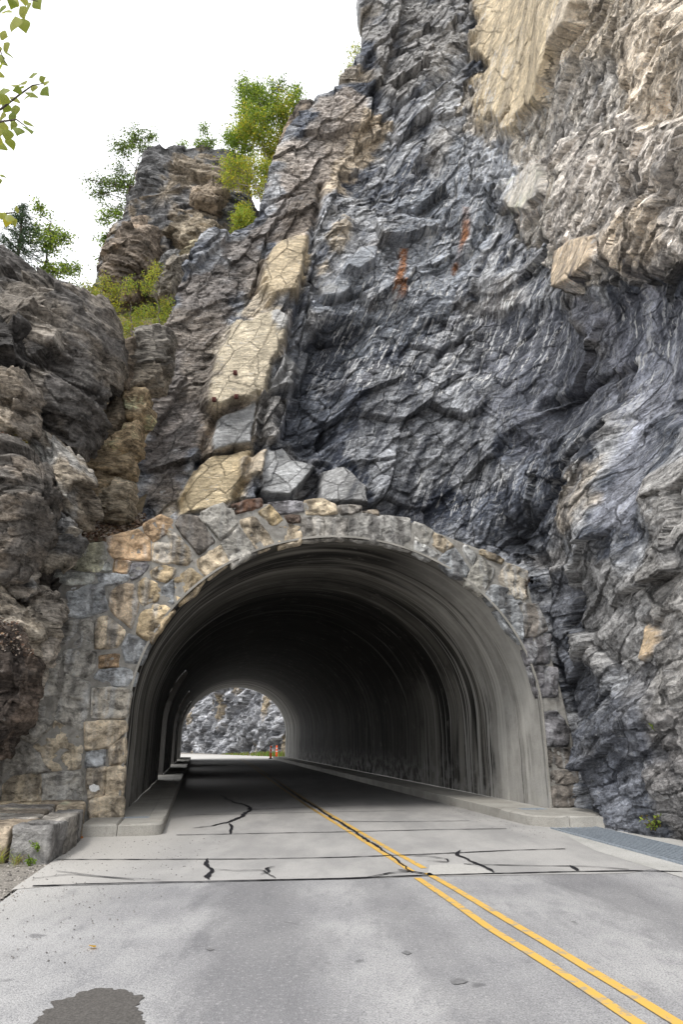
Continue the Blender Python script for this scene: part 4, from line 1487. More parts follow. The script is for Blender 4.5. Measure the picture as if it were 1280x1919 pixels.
def submesh(sel):
    q = Q[sel]
    ids, inv = np.unique(q, return_inverse=True)
    return new_mesh('cliff', P[ids] - np.array(cl_loc), inv.reshape(-1, 4), cols=col[ids], attrs={'lam': lam[ids], 'along': alo[ids], 'seep': seep[ids], 'wet': wet[ids], 'calm': calm[ids], 'su': (H_ - .36 * Z_)[ids], 'sv': Z_[ids]})


cliff = link('cliff', submesh(pid == 0), M_CLIFF, None, cl_loc)
tag(cliff, kind='structure')
for k in range(1, pn + 1):
    if (pid == k).sum() > 40:
        link('rock_slab', submesh(pid == k), M_CLIFF, cliff)


def cliff_pt(x, y):
    """a point on the finished rock face seen at that place of the photograph"""
    k = np.argmin((_cx - x) ** 2 + (_cy - y) ** 2)
    return P[k]


_cx, _cy = project(P)
_cx = np.where(U_ < eL.repeat(NU) - .1, 1e6, _cx)

# rusty anchor plates on the pale slab
for i, (x, y, lb) in enumerate([(441, 700, 'uppermost rusty square anchor plate bolted to the pale cliff slab'), (401, 751, 'leftmost of the two lower rusty anchor plates on the pale cliff slab'),
                                (444, 743, 'rusty anchor plate on the pale slab directly below the uppermost plate')]):
    c = cliff_pt(x, y)
    bp = empty('anchor_plate', c)
    tag(bp, lb, 'anchor plate', 'rusty anchor plates in the pale slab')
    m = MB()
    m.box((c[0], c[1] - .05, c[2] - .05), .10, .10, .10)
    m.build('plate', M_RUST, bp)
    m = MB()
    m.tube([c + [0, -.09, 0], c + [0, -.13, -.01]], .02, 6)
    m.build('bolt', M_RUST, bp)


# ------------------------------------------------------------------ boulders and outcrops: closed rocks with their own depth
def rock(name, out, Y, thick, mat, color, seed, label=None, cat='boulder', group=None, parent=None, kind=None, amp=1.0, cell=.8, lamang=15, lamamp=.03, tint=None, step=.045, sq=.62, ledge=1.0):
    if mat is M_BOULDER:             # weathered greyer than the fresh tan rock
        color, tint = [None if q is None else tuple(np.array(q) * .68 + np.mean(q) * .34) for q in (color, tint)]
    W = np.array([atY(x, y, Y)[[0, 2]] for x, y in out])
    ar = .5 * np.sum(W[:, 0] * np.roll(W[:, 1], -1) - np.roll(W[:, 0], -1) * W[:, 1])
    if ar < 0:
        W = W[::-1]
    size = math.sqrt(abs(ar))
    B = resample(W, step)
    c = W.mean(0)
    n = len(B)
    R = np.linalg.norm(B - c, axis=1).mean()
    K = max(14, int((R + thick) * 2.2 / step))
    ph = np.linspace(.06, math.pi - .06, K)
    rows = []
    for p in ph:
        f = abs(math.sin(p)) ** sq
        d = -np.sign(math.cos(p)) * abs(math.cos(p)) ** .8 * thick
        q = c + (B - c) * f
        rows.append(np.c_[q[:, 0], np.full(n, Y + d), q[:, 1]])
    V = np.concatenate(rows)
    V = np.concatenate([V, [[c[0], Y - thick, c[1]], [c[0], Y + thick, c[1]]]])
    Qd = grid_quads(K, n, True)[:, ::-1]
    T = [((j + 1) % n, j, K * n) for j in range(n)] + [((K - 1) * n + j, (K - 1) * n + (j + 1) % n, K * n + 1) for j in range(n)]
    # outward directions
    D = V - np.array([c[0], Y, c[1]])
    D = D / np.array([R, max(thick, .2), R]) ** 2
    D /= np.linalg.norm(D, axis=1)[:, None] + 1e-9
    x, y, z = V.T
    s_ = 1 / cell
    ca, sa = math.cos(math.radians(lamang)), math.sin(math.radians(lamang))
    a, b = x * ca + z * sa, -x * sa + z * ca
    w1 = fbm(x * .8 * s_, y * .8 * s_, z * .8 * s_, seed, 3)
    r1, t1, q1 = cells3(a * s_ * .6 + w1 * .2, y * s_ * .6, b * s_ * 1.2 + w1 * .2, seed)
    r2, t2, q2 = cells3(a * s_ * 1.5 + 7 + w1 * .25, y * s_ * 1.5, b * s_ * 3.0 + w1 * .3, seed + 20)
    r3, t3, q3 = cells3(a * s_ * 4 + 3, y * s_ * 4, b * s_ * 9, seed + 40)
    l1 = vn(b * 7 + w1 * 1.5, a * .9, y * .9, seed + 60)
    f_ = fbm(x * 4, y * 4, z * 4, seed + 70, 4)
    dis = amp * cell * (.09 * r1 + .46 * t1 + .05 * r2 * ledge + .17 * t2 * ledge + .022 * r3 + .06 * t3 - .03) + lamamp * (1 - 2 * np.abs(l1)) + .035 * f_
    V = V + D * dis[:, None]
    tone = np.clip(1 + .55 * (q1 - .5) + .5 * (q2 - .5) + .7 * w1 + .3 * f_, .4, 1.7)
    cc = np.array(color)[None] * tone[:, None]
    if tint is not None:
        tm = sstep(.0, .3, w1 + .5 * (q2 - .5) + .25 * f_)[:, None]
        cc = cc * (1 - tm) + np.array(tint) * (.75 + .5 * q1)[:, None] * tm
    o = obj(name, V, Qd, T, mat, parent, cols=np.clip(cc, .02, .6))
    tag(o, label, cat if label else None, group, kind)
    return o, V


BR, BR2, TN, GB = (.10, .09, .08), (.15, .13, .108), (.36, .285, .19), (.20, .185, .165)
LG_ = 'boulders piled left of the tunnel'
rock('rock_bank', [(-220, 760), (90, 830), (140, 900), (120, 990), (100, 1060), (95, 1110), (60, 1220), (40, 1330), (0, 1420), (-60, 1520), (-220, 1600)], 13.6, .55, M_BOULDER, (.07, .06, .052), 3, kind='structure', tint=(.11, .095, .08))  # filler bank behind the boulders; dark colour paints shade in their gaps
rock('boulder', [(-150, 455), (0, 475), (30, 488), (70, 520), (120, 545), (165, 585), (193, 622), (208, 660), (210, 720), (196, 775), (176, 825), (158, 860), (120, 845), (70, 815), (20, 800), (-150, 790)], 13.6, 1.3, M_BOULDER, (.165, .15, .138), 11,
     'largest dark brown boulder overhanging the left side of the portal', 'boulder', LG_, amp=.8, cell=1.35, lamang=-22, lamamp=.06, tint=(.23, .195, .155))
rock('boulder', [(-110, 590), (0, 602), (30, 622), (48, 660), (45, 705), (20, 735), (-110, 740)], 11.9, .5, M_BOULDER, (.075, .068, .064), 17, 'rounded blackish rock above the tan ledge rock at the left edge', 'boulder', LG_)
rock('boulder', [(-110, 690), (15, 688), (46, 702), (71, 745), (68, 782), (40, 812), (0, 806), (-110, 800)], 11.8, .6, M_BOULDER, (.33, .275, .215), 19, 'tan ledge rock under the rounded blackish rock at the left edge', 'boulder', LG_, lamang=-12, tint=(.33, .265, .19))
mossy, mv = rock('boulder', [(-140, 812), (0, 812), (40, 826), (70, 850), (94, 885), (103, 925), (97, 965), (84, 1010), (62, 1045), (50, 1085), (20, 1105), (-140, 1110)], 11.5, .8, M_BOULDER, (.20, .175, .15), 23,
     'brown boulder with yellow green moss and dead leaves on its top', 'boulder', LG_, cell=.7, tint=(.30, .24, .18))
rock('boulder', [(55, 812), (100, 815), (130, 848), (156, 885), (175, 930), (178, 952), (160, 987), (145, 992), (118, 972), (90, 942), (68, 880)], 12.9, .7, M_BOULDER, (.34, .325, .30), 29,
     'grey and tan leaning boulder behind the mossy boulder', 'boulder', LG_, lamang=-60, tint=(.33, .265, .185))
rock('boulder', [(62, 1005), (86, 980), (110, 958), (130, 972), (151, 1008), (132, 1032), (104, 1060), (84, 1082), (66, 1060)], 12.5, .45, M_BOULDER, (.48, .41, .31), 31, 'pointed tan boulder just beside the top corner of the portal', 'boulder', LG_, cell=.6, tint=(.22, .215, .21))
rock('boulder', [(-60, 1060), (0, 1060), (42, 1058), (66, 1080), (70, 1108), (50, 1132), (10, 1118), (-60, 1112)], 11.9, .45, M_BOULDER, (.40, .345, .28), 37, 'flat tan boulder below the mossy boulder', 'boulder', LG_, cell=.55, lamang=-10, tint=(.20, .20, .2))
rock('boulder', [(56, 1104), (82, 1100), (112, 1115), (123, 1146), (110, 1168), (88, 1176), (62, 1150)], 12.3, .35, M_BOULDER, (.38, .325, .26), 41, 'small rounded brown boulder touching the left side of the portal masonry', 'boulder', LG_, cell=.5, lamang=-15)
rock('boulder', [(-60, 1108), (20, 1113), (60, 1138), (91, 1170), (91, 1202), (70, 1224), (30, 1195), (-60, 1190)], 11.7, .45, M_BOULDER, (.46, .385, .285), 43, 'long tan boulder lying across the slope above the dark leafy rock', 'boulder', LG_, cell=.6, lamang=-35, tint=(.36, .29, .2))
dark, dv_ = rock('boulder', [(-140, 1162), (0, 1168), (40, 1180), (66, 1215), (69, 1262), (50, 1322), (30, 1372), (4, 1412), (-140, 1480)], 11.3, .7, M_BOULDER, (.10, .075, .06), 47, 'dark reddish brown rock at the left edge, its top strewn with dead leaves', 'boulder', LG_, cell=.7, tint=(.17, .12, .085))
rock('boulder', [(62, 1215), (82, 1188), (106, 1200), (104, 1235), (84, 1275), (55, 1325), (44, 1335)], 12.2, .35, M_BOULDER, (.40, .34, .27), 53, 'narrow tan boulder wedged between the dark leafy rock and the masonry', 'boulder', LG_, cell=.5, lamang=-60)

# layered pillar in the gully: each block its own part
pil = empty('rock_pillar', atY(215, 970, 16.0))
tag(pil, 'stacked pillar of layered tan rock blocks in the cleft beside the dark slab', 'rock pillar')
PB = [([(262, 630), (325, 628), (327, 662), (300, 674), (262, 670)], GB), ([(256, 668), (320, 660), (322, 692), (252, 704)], GB), ([(254, 700), (318, 690), (302, 728), (250, 742)], (.25, .22, .18)),
      ([(210, 665), (262, 640), (262, 700), (245, 745), (214, 742)], (.20, .165, .13)), ([(236, 742), (280, 744), (284, 782), (262, 802), (238, 792)], (.42, .325, .21)),
      ([(196, 790), (240, 742), (246, 792), (216, 832), (188, 835)], (.30, .25, .19)), ([(216, 830), (262, 798), (264, 850), (240, 856), (212, 846)], (.40, .31, .20)),
      ([(170, 852), (215, 832), (260, 846), (252, 892), (226, 902), (168, 885)], TN), ([(166, 882), (232, 900), (195, 958), (164, 962)], TN), ([(194, 932), (226, 902), (252, 905), (242, 975), (184, 978)], (.33, .28, .21))]
for i, (o_, c_) in enumerate(PB):
    rock('rock_block', o_, 15.15 + .1 * (i % 3), .5, M_LAYER, tuple(np.minimum(np.array(c_) * 1.45, .6)), 200 + i * 5, parent=pil, amp=.55, cell=.45, lamang=9, lamamp=.045, tint=tuple(np.array(c_) * 1.0), step=.045, sq=.28, ledge=1.2)
# outcrop tower
tow = empty('rock_outcrop', atY(300, 560, 22))
tag(tow, 'tall layered rock outcrop topped by small saplings against the sky', 'rock outcrop')
rock('tower_body', [(170, 600), (190, 520), (208, 460), (238, 425), (246, 388), (262, 348), (277, 312), (292, 298), (340, 300), (385, 304), (424, 306), (460, 310), (480, 420), (440, 470), (380, 520), (330, 600)], 22.2, 1.3, M_TOWER, (.20, .20, .205), 61, parent=tow, amp=.55, cell=1.2, lamang=-12, lamamp=.09, tint=(.30, .255, .20), ledge=1.5)
rock('rock_block', [(190, 545), (206, 482), (236, 442), (274, 428), (298, 436), (304, 470), (288, 515), (250, 560)], 20.9, 1.0, M_TOWER, (.26, .215, .175), 67, parent=tow, amp=.8, cell=1.0, lamang=-20, lamamp=.06, tint=(.33, .26, .2))
rock('rock_block', [(318, 455), (330, 425), (400, 420), (432, 434), (412, 455), (370, 468), (335, 475)], 20.9, .7, M_TOWER, (.31, .265, .205), 71, parent=tow, amp=.8, cell=.9, lamang=-14, lamamp=.06)
rock('rock_block', [(358, 358), (402, 352), (432, 372), (410, 392), (362, 384)], 20.6, .5, M_TOWER, (.30, .245, .19), 73, parent=tow, amp=.8, cell=.8, lamang=-14, lamamp=.06)
rock('rock_block', [(290, 545), (318, 505), (345, 480), (366, 478), (352, 505), (326, 548), (300, 560)], 19.2, .5, M_TOWER, (.30, .27, .23), 79, parent=tow, amp=.9, cell=.7, lamang=40)
rock('rock_block', [(300, 508), (316, 478), (338, 472), (344, 492), (322, 520)], 19.5, .4, M_TOWER, (.20, .20, .2), 83, parent=tow, amp=.9, cell=.6, lamang=40)
rock('rock_block', [(340, 482), (372, 462), (415, 458), (430, 470), (390, 490), (352, 500)], 19.3, .4, M_TOWER, (.33, .29, .2), 89, parent=tow, amp=.9, cell=.6, lamang=20)
kn, _ = rock('cliff_knob', [(515, 330), (526, 275), (540, 238), (562, 216), (585, 214), (600, 230), (600, 280), (582, 330), (555, 365), (528, 360)], 20.6, .9, M_TOWER, (.21, .18, .155), 97, 'brown rock knob with a pale face behind the big birch at the cliff edge', 'rock', amp=.9, cell=.9, lamang=60, tint=(.36, .29, .22))
# gully floor and hillside behind
rows = []
for y0, z0, xa, xb in ((15.0, 5.75, -7.2, -4.3), (15.8, 6.4, -7.0, -4.9), (17.2, 9.0, -7.4, -5.0), (17.9, 12.2, -8.2, -4.4), (19.5, 14.8, -10, -2.6), (22, 16.5, -14, -1.5), (30, 19.5, -22, 4)):
    t = np.linspace(0, 1, 40)
    x = xa + (xb - xa) * t
    rows.append(np.c_[x, y0 + fbm(x * .8, x * 0 + y0, seed=4) * .5, z0 + fbm(x * .9, x * 0 + y0 * 1.3, seed=8) * .6])
hill = obj('hillside', np.concatenate(rows), grid_quads(len(rows), 40), mat=mat_simple('hillside_soil', (.16, .125, .08), .95, 3, .5, .06))
tag(hill, kind='structure')

# dead leaves and rock chips in the cleft, and on the two leafy boulders
def litter(n, fn, name, sz=(.03, .07)):
    m = MB()
    for i in range(n):
        p = fn()
        a = random.random() * 6.28
        s_ = random.uniform(*sz)
        v = Vector((math.cos(a), math.sin(a), random.uniform(-.5, .5))).normalized()
        w = v.orthogonal()
        w.rotate(Matrix.Rotation(random.uniform(-.9, .9), 3, v))
        v, w = np.array(v) * s_, np.array(w) * s_ * random.uniform(.4, .7)
        c0 = random.choice([(.26, .21, .17), (.17, .12, .09), (.30, .25, .20), (.12, .07, .05), (.24, .16, .10), (.34, .30, .26)])
        m.add([p - v, p - w, p + v, p + w + [0, 0, s_ * .3]], [(0, 1, 2, 3)], None, c0)
    o = m.build(name, M_LITTER, usecol=True)
    tag(o, kind='stuff')


def f_gully():
    x, y = random.uniform(145, 275), random.uniform(965, 1012)
    x = 150 + (x - 145) * .95
    t = (1014 - y) / 50
    return atY(x, y - 4 + abs(x - 200) * .06, 14.45 + t * 1.5) + [0, 0, random.uniform(-.05, .05)]


litter(1300, f_gully, 'leaf_litter')


def f_on(V, zmin, nrm_min=0):
    q = V[(V[:, 2] > zmin) & (V[:, 1] < np.median(V[:, 1]) + .2)]

    def g():
        return q[random.randrange(len(q))] + np.random.normal(0, .02, 3) + [0, -.02, .02]
    return g


litter(800, f_on(mv, np.quantile(mv[:, 2], .9)), 'leaf_litter', (.014, .032))
litter(1500, f_on(dv_, np.quantile(dv_[:, 2], .72)), 'leaf_litter', (.014, .032))
# moss cap
m = MB()
q = mv[(mv[:, 2] > np.quantile(mv[:, 2], .93)) & (mv[:, 1] < 11.7)]
for i in range(420):
    p = q[random.randrange(len(q))]
    r0 = random.uniform(.02, .05)
    cc = random.choice([(.20, .18, .02), (.13, .12, .02), (.10, .075, .02), (.25, .21, .03)])
    m.add([p + [-r0, -.02, 0], p + [0, -.04, r0 * .3], p + [r0, -.02, 0], p + [0, 0.02, r0]], [(0, 1, 2, 3)], None, cc)
mo = m.build('moss', M_LITTER, mossy, usecol=True)
mo['kind'] = 'stuff'

# ------------------------------------------------------------------ low stone ledge on the left
ledge = empty('stone_ledge', (-4.6, 11.5, 0))
tag(ledge, 'low ledge of rough squared stones at the left foot of the portal', 'stone ledge')


def ledge_stone(poly, z0, z1, col, seed, name='stone'):
    Pp = resample(poly, .07)
    ar = .5 * np.sum(Pp[:, 0] * np.roll(Pp[:, 1], -1) - np.roll(Pp[:, 0], -1) * Pp[:, 1])
    if ar < 0:
        Pp = Pp[::-1]
    c = Pp.mean(0)
    n = len(Pp)
    R = np.linalg.norm(Pp - c, axis=1).mean()
    rows = []
    for z, f in [(z0, 1)] + [(z0 + (z1 - z0) * t, 1) for t in (.15, .3, .45, .6, .75, .9)] + [(z1 - .006, 1 - .01 / R), (z1, 1 - .035 / R), (z1, .75), (z1, .5), (z1, .25)]:
        rows.append(np.c_[c + (Pp - c) * f, np.full(n, z)])
    V = np.concatenate(rows + [[[c[0], c[1], z1]]])
    x, y, z = V.T
    D = V - [c[0], c[1], (z0 + z1) / 2]
    D /= np.linalg.norm(D, axis=1)[:, None] + 1e-9
    r1, t1, q1 = cells3(x * 3, y * 3, z * 4, seed)
    f_ = fbm(x * 3, y * 3, z * 3, seed, 4)
    V = V + D * (.02 * r1 + .035 * t1 + .045 * f_)[:, None]
    K = len(rows)
    cc = np.array(col) * np.clip(1 + .7 * f_ + .5 * (q1 - .5), .4, 1.6)[:, None]
    obj(name, V, grid_quads(K, n, True), [((K - 1) * n + (j + 1) % n, (K - 1) * n + j, K * n) for j in range(n)], M_STONE, ledge, cols=np.clip(cc, .03, .5))


for i, (poly, z0, z1, c_) in enumerate([
        ([(-5.6, 10.45), (-4.62, 10.36), (-4.60, 11.4), (-5.6, 11.5)], -.05, .46, (.26, .215, .165)), ([(-4.55, 10.36), (-4.02, 10.33), (-4.06, 11.05), (-4.58, 11.1)], -.05, .47, (.17, .165, .16)),
        ([(-4.6, 11.08), (-4.07, 11.08), (-4.22, 11.95), (-4.7, 12.0)], -.05, .48, (.235, .22, .20)), ([(-4.72, 12.0), (-4.24, 11.98), (-4.42, 12.7), (-4.9, 12.75)], -.05, .46, (.18, .175, .17)),
        ([(-4.92, 12.74), (-4.43, 12.73), (-4.66, 13.42), (-5.1, 13.5)], -.05, .50, (.30, .25, .185)), ([(-5.5, 13.5), (-4.66, 13.45), (-4.85, 13.85), (-5.6, 13.8)], -.05, .53, (.27, .225, .17)),
        ([(-6.9, 10.5), (-5.66, 10.47), (-5.66, 11.5), (-6.9, 11.6)], -.05, .44, (.22, .19, .16))]):
    ledge_stone(poly, z0, z1, tuple(v * 1.3 for v in c_), 400 + i * 9)
for i, (poly, z1, c_) in enumerate([([(-6.9, 11.5), (-4.68, 11.46), (-4.8, 12.0), (-6.9, 12.1)], .465, (.27, .25, .225)), ([(-6.9, 12.1), (-4.86, 12.02), (-5.0, 12.7), (-6.9, 12.75)], .475, (.25, .215, .175)),
                                    ([(-6.9, 12.75), (-5.0, 12.73), (-5.2, 13.45), (-6.9, 13.5)], .49, (.24, .225, .21)), ([(-7.2, 13.5), (-5.5, 13.5), (-5.6, 14.0), (-7.2, 13.9)], .5, (.30, .25, .18))]):
    ledge_stone(poly, 0, z1, tuple(v * 1.45 for v in c_), 500 + i * 9, 'cap_stone')

# ------------------------------------------------------------------ rock face beyond the far mouth
fa_ = np.array(gnd(548, 1417.5)[:2])
fb_ = np.array(gnd(325, 1409)[:2])
fd = (fb_ - fa_) / np.linalg.norm(fb_ - fa_)
fn_ = np.array([-fd[1], fd[0]])
fn_ = fn_ if fn_ @ (-fa_) > 0 else -fn_
gs, gz = np.meshgrid(np.arange(-9, 42, .13), np.arange(-.3, 17, .11), indexing='ij')
u, z = gs.ravel(), gz.ravel()
w1, w2 = fbm(u * .35, z * .35, seed=601), fbm(u * .35 + 9, z * .35, seed=605)
a, b = u * .77 - z * .64 + w1 * 1.2, u * .64 + z * .77 + w2 * 1.2
r1, t1, e1, q1 = cells2(a / 3.2, b / 1.4, 611)
r2, t2, e2, q2 = cells2(a / 1.1, b / .5, 621)
r3, t3, e3, q3 = cells2(a / .5, b / .24, 631)
d_ = .55 * r1 + .7 * t1 + .25 * r2 + .4 * t2 + .1 * r3 + .15 * t3 + 1.2 * w1 - .2 * np.exp(-(e2 / .05) ** 2)
Pf = np.c_[fa_ + u[:, None] * fd + fn_ * (d_ - .10 * z - .2)[:, None], z]
cf = np.array([.16, .165, .18]) + np.array([.25, .252, .26]) * np.clip(.5 + .9 * (q2 - .5) + .6 * w2 + .4 * (q3 - .5), 0, 1)[:, None]
tf = sstep(.15, .4, fbm(u * .5 + 3, z * .2, seed=640))[:, None]
cf = cf * (1 - tf) + np.array([.30, .25, .18]) * tf
far = obj('rock_face', Pf, grid_quads(*gs.shape)[:, ::-1], mat=M_CLIFF, cols=cf, attrs={'lam': b * .6, 'along': a * .6, 'seep': u * 0, 'wet': u * 0 + .4, 'calm': u * 0, 'su': u - .3 * z, 'sv': z})
tag(far, kind='structure')
# ------------------------------------------------------------------ marker posts beyond the tunnel
pm = None
for i, (x, yb, yt, Y, lb) in enumerate([(507, 1421, 1409, 63.5, 'left of the two slim orange marker posts by the far road edge'), (518, 1419, 1408, 67.0, 'right of the two slim orange marker posts by the far road edge')]):
    p = atY(x, yb, Y)
    p[2] = 0
    r = empty('marker_post', p)
    tag(r, lb, 'marker post', 'orange marker posts beyond the far mouth')
    m = MB()
    m.tube([p + [0, 0, 0], p + [0, 0, .05], p + [0, 0, .09]], [.2, .19, .08], 12)
    m.build('base', M_RUBBER, r, True)
    m = MB()
    m.tube([p + [0, 0, .08], p + [0, 0, .5], p + [0, 0, 1.05], p + [0, 0, 1.1]], [.105, .085, .07, .03], 12)
    m.build('post', M_ORANGE, r, True)
    for z in (.55, .82):
        m = MB()
        m.tube([p + [0, 0, z], p + [0, 0, z + .055]], [.09, .087], 12)
        m.build('band', M_WHITE, r, True)

# ------------------------------------------------------------------ trees and shrubs
G1_, G2_, G3_, Y1_, Y2_, DG = (.13, .21, .04), (.20, .31, .055), (.30, .39, .08), (.44, .42, .08), (.56, .46, .06), (.075, .115, .035)


def tree(name, label, cat, Y, trunk, clumps, nleaf, lsize, cols, group=None, bark=None, tw=.05, twigs=12, depth=.8, seed=0, lw=.55):
    rs = np.random.default_rng(seed)
    tp = np.array([atY(x, y, Y) for x, y in trunk])
    root = empty(name, tp[0])
    tag(root, label, cat, group)
    L = np.linalg.norm(np.diff(tp, axis=0), axis=1).sum()
    m = MB()
    tt = np.linspace(0, 1, 14)
    sg_ = np.r_[0, np.cumsum(np.linalg.norm(np.diff(tp, axis=0), axis=1))]
    sg_ /= sg_[-1]
    TPp = np.stack([np.interp(tt, sg_, tp[:, k]) for k in range(3)], 1) + rs.normal(0, .02, (14, 3)) * np.array([1, 1, 0])
    m.tube(TPp, tw * (1 - .8 * tt), 7)
    V, C = [], []
    wts = np.array([rx * ry for _, _, rx, ry, *_ in clumps], float)
    wts /= wts.sum()
    for ci, (cx, cy, rx, ry, *cc) in enumerate(clumps):
        pal = cc[0] if cc else cols
        c = atY(cx, cy, Y) + [0, rs.normal(0, depth * .3), 0]
        sx, sz = rx * np.linalg.norm(c - [0, 0, CAM_H]) / FPX, ry * np.linalg.norm(c - [0, 0, CAM_H]) / FPX
        k = np.argmin(np.linalg.norm(TPp - (c - [0, 0, sz * .8]), axis=1) + (TPp[:, 2] > c[2]) * .5)
        s0 = TPp[k]
        mid = (s0 + c) / 2 + [0, 0, -.1 * sz] + rs.normal(0, .05, 3)
        m.tube([s0, mid, c], [tw * .45 * (1 - .5 * k / 14), tw * .3, tw * .16], 5, False)
        nt = max(5, int(1.4 * twigs * (.5 + wts[ci] * len(clumps) * .5)))
        ends = []
        for q in range(nt):
            d = rs.normal(0, 1, 3)
            d /= np.linalg.norm(d)
            e = c + d * np.array([sx, max(sx * .8, .2), sz]) * rs.uniform(.55, 1.25)
            st_ = c + (s0 - c) * rs.uniform(0, .4)
            md = (st_ + e) / 2 + [0, 0, .08 * sz]
            m.tube([st_, md, e], [tw * .14, tw * .09, .004], 4, False)
            ends.append((st_, md, e))
        n = int(nleaf * 2.7 * wts[ci])
        for q in range(n):
            st_, md, e = ends[rs.integers(len(ends))]
            t = rs.uniform(.25, 1.05) ** .7
            p = st_ * (1 - t) ** 2 + 2 * md * t * (1 - t) + e * t * t + rs.normal(0, .07 + .16 * min(sx, .6) * .5, 3)
            a = rs.normal(0, 1, 3) + [0, 0, -.6]
            a /= np.linalg.norm(a)
            b = np.cross(a, rs.normal(0, 1, 3))
            b /= np.linalg.norm(b) + 1e-9
            s_ = lsize * rs.uniform(.7, 1.4)
            V.append([p, p + a * s_ * .45 + b * s_ * lw * .5, p + a * s_, p + a * s_ * .45 - b * s_ * lw * .5])
            c3 = np.array(pal[rs.integers(len(pal))]) * rs.uniform(.7, 1.25)
            C.append([c3] * 4)
    V, C = np.array(V).reshape(-1, 3), np.array(C).reshape(-1, 3)
    m.build('trunk', bark or M_BARK, root, True)
    obj('crown', V, np.arange(len(V)).reshape(-1, 4), mat=M_LEAF, parent=root, cols=C, smooth=False)
    return root


tree('birch_tree', 'bright green and yellow birch growing out of the cliff top notch', 'tree', 20.8, [(500, 395), (503, 330), (494, 260), (480, 190), (462, 158)],
     [(462, 180, 26, 26, (G1_, DG, G2_)), (448, 228, 26, 30, (G2_, G1_, G3_)), (490, 205, 36, 34, (G2_, G3_, G1_)), (525, 170, 16, 20, (G1_, DG)), (530, 215, 30, 28, (G3_, Y1_, G2_)), (558, 190, 20, 24, (G1_, G2_)), (568, 212, 12, 12, (G1_, G2_)),
      (480, 255, 44, 28, (G2_, G3_, Y1_)), (525, 250, 24, 22, (Y1_, G3_, Y2_)), (430, 268, 14, 20, (G2_, G1_)), (510, 285, 22, 22, (Y1_, G3_)), (495, 235, 34, 26, (G2_, G3_)), (470, 215, 24, 24, (G1_, G2_)), (512, 312, 22, 18, (Y1_, G3_)), (455, 275, 24, 16, (G2_, G3_)), (480, 170, 18, 16, (G1_, G2_)), (545, 225, 20, 20, (G2_, G3_)), (520, 270, 28, 22, (G3_, Y1_)), (440, 250, 18, 18, (G2_, G3_))], 9000, .085, (G2_,), bark=M_PALEBARK, tw=.05, twigs=16, seed=1)
tree('birch_tree', 'yellowing leafy birch with bare forked stems below the bright green tree', 'tree', 19.9, [(497, 398), (487, 370), (475, 330), (466, 300)],
     [(440, 320, 28, 18, (Y1_, G3_, G2_)), (475, 305, 28, 20, (Y1_, G3_)), (508, 315, 24, 20, (Y1_, G3_, G2_)), (425, 345, 14, 14, (Y1_, G3_)), (525, 338, 14, 14, (Y1_, G3_)), (488, 335, 26, 14, (G3_, Y1_)), (460, 335, 26, 14, (Y1_, G3_)), (492, 360, 18, 12, (G3_, Y1_)), (450, 305, 20, 12, (G3_, Y1_))], 2200, .075, (Y1_,), bark=M_PALEBARK, tw=.05, seed=2)
tree('shrub', 'small bushy yellow green shrub on the rock ledge beneath the birches', 'shrub', 19.6, [(452, 436), (452, 415), (452, 390)],
     [(452, 415, 17, 16), (456, 385, 14, 14), (442, 428, 10, 8), (464, 405, 10, 12)], 1500, .06, (G3_, Y1_, G2_), tw=.03, seed=3)
tree('birch_tree', 'dark airy birch leaning out left of the rock outcrop', 'tree', 23.5, [(215, 520), (228, 430), (245, 360), (258, 300), (262, 260)],
     [(255, 268, 30, 20), (285, 262, 12, 10), (235, 300, 22, 18), (262, 310, 18, 20), (205, 335, 28, 14), (178, 352, 18, 12), (240, 350, 24, 18), (215, 375, 26, 12), (250, 385, 14, 10), (165, 345, 10, 5), (228, 275, 10, 10), (275, 290, 12, 12), (185, 345, 22, 10), (225, 320, 16, 12), (160, 342, 10, 6), (215, 355, 18, 10), (290, 252, 8, 8), (245, 255, 10, 10)], 1900, .095, (DG, G1_, (.06, .10, .03)), tw=.055, seed=4, twigs=13)
tree('sapling', 'thin leafy sapling behind the lower left flank of the rock outcrop', 'sapling', 22.8, [(190, 560), (196, 480), (204, 420)],
     [(205, 420, 18, 12), (195, 445, 16, 14), (225, 408, 14, 8), (192, 480, 12, 16), (200, 505, 10, 10)], 620, .095, (DG, G1_, G2_), tw=.03, seed=5)
tree('sapling', 'tiny green sapling on the left of the flat outcrop top', 'sapling', 21.6, [(344, 292), (343, 278), (342, 268)], [(343, 275, 8, 9)], 110, .07, (G1_, G2_), tw=.02, seed=6, twigs=6)
tree('sapling', 'taller green sapling standing right of the middle of the outcrop top', 'sapling', 21.6, [(388, 294), (386, 270), (385, 243)], [(385, 252, 9, 11), (384, 272, 13, 12), (398, 282, 10, 8), (374, 284, 7, 6)], 330, .08, (G1_, DG, G2_), tw=.025, seed=7, twigs=7)
tree('aspen_tree', 'sparse green aspen beside the spruce above the big boulder', 'tree', 17.0, [(60, 545), (85, 490), (95, 440), (92, 395)],
     [(82, 405, 16, 14), (98, 425, 22, 16), (115, 455, 18, 16), (95, 470, 24, 18), (130, 490, 14, 14), (110, 510, 22, 14), (140, 525, 12, 12), (75, 500, 14, 16), (150, 545, 10, 8), (70, 440, 10, 18)], 1500, .075, (G1_, G2_, DG, G3_), tw=.045, seed=8)
tree('shrub', 'sprig of yellow leaves sticking out from the upper cliff edge', 'shrub', 21.6, [(682, 160), (672, 130), (668, 95)], [(663, 98, 14, 14), (672, 120, 12, 14), (655, 125, 10, 12), (666, 148, 12, 12), (640, 155, 8, 5), (678, 100, 8, 12)], 420, .07, (G1_, Y1_, G3_), tw=.03, seed=9, twigs=8)
GS = 'yellow green larch shrubs in the gully'
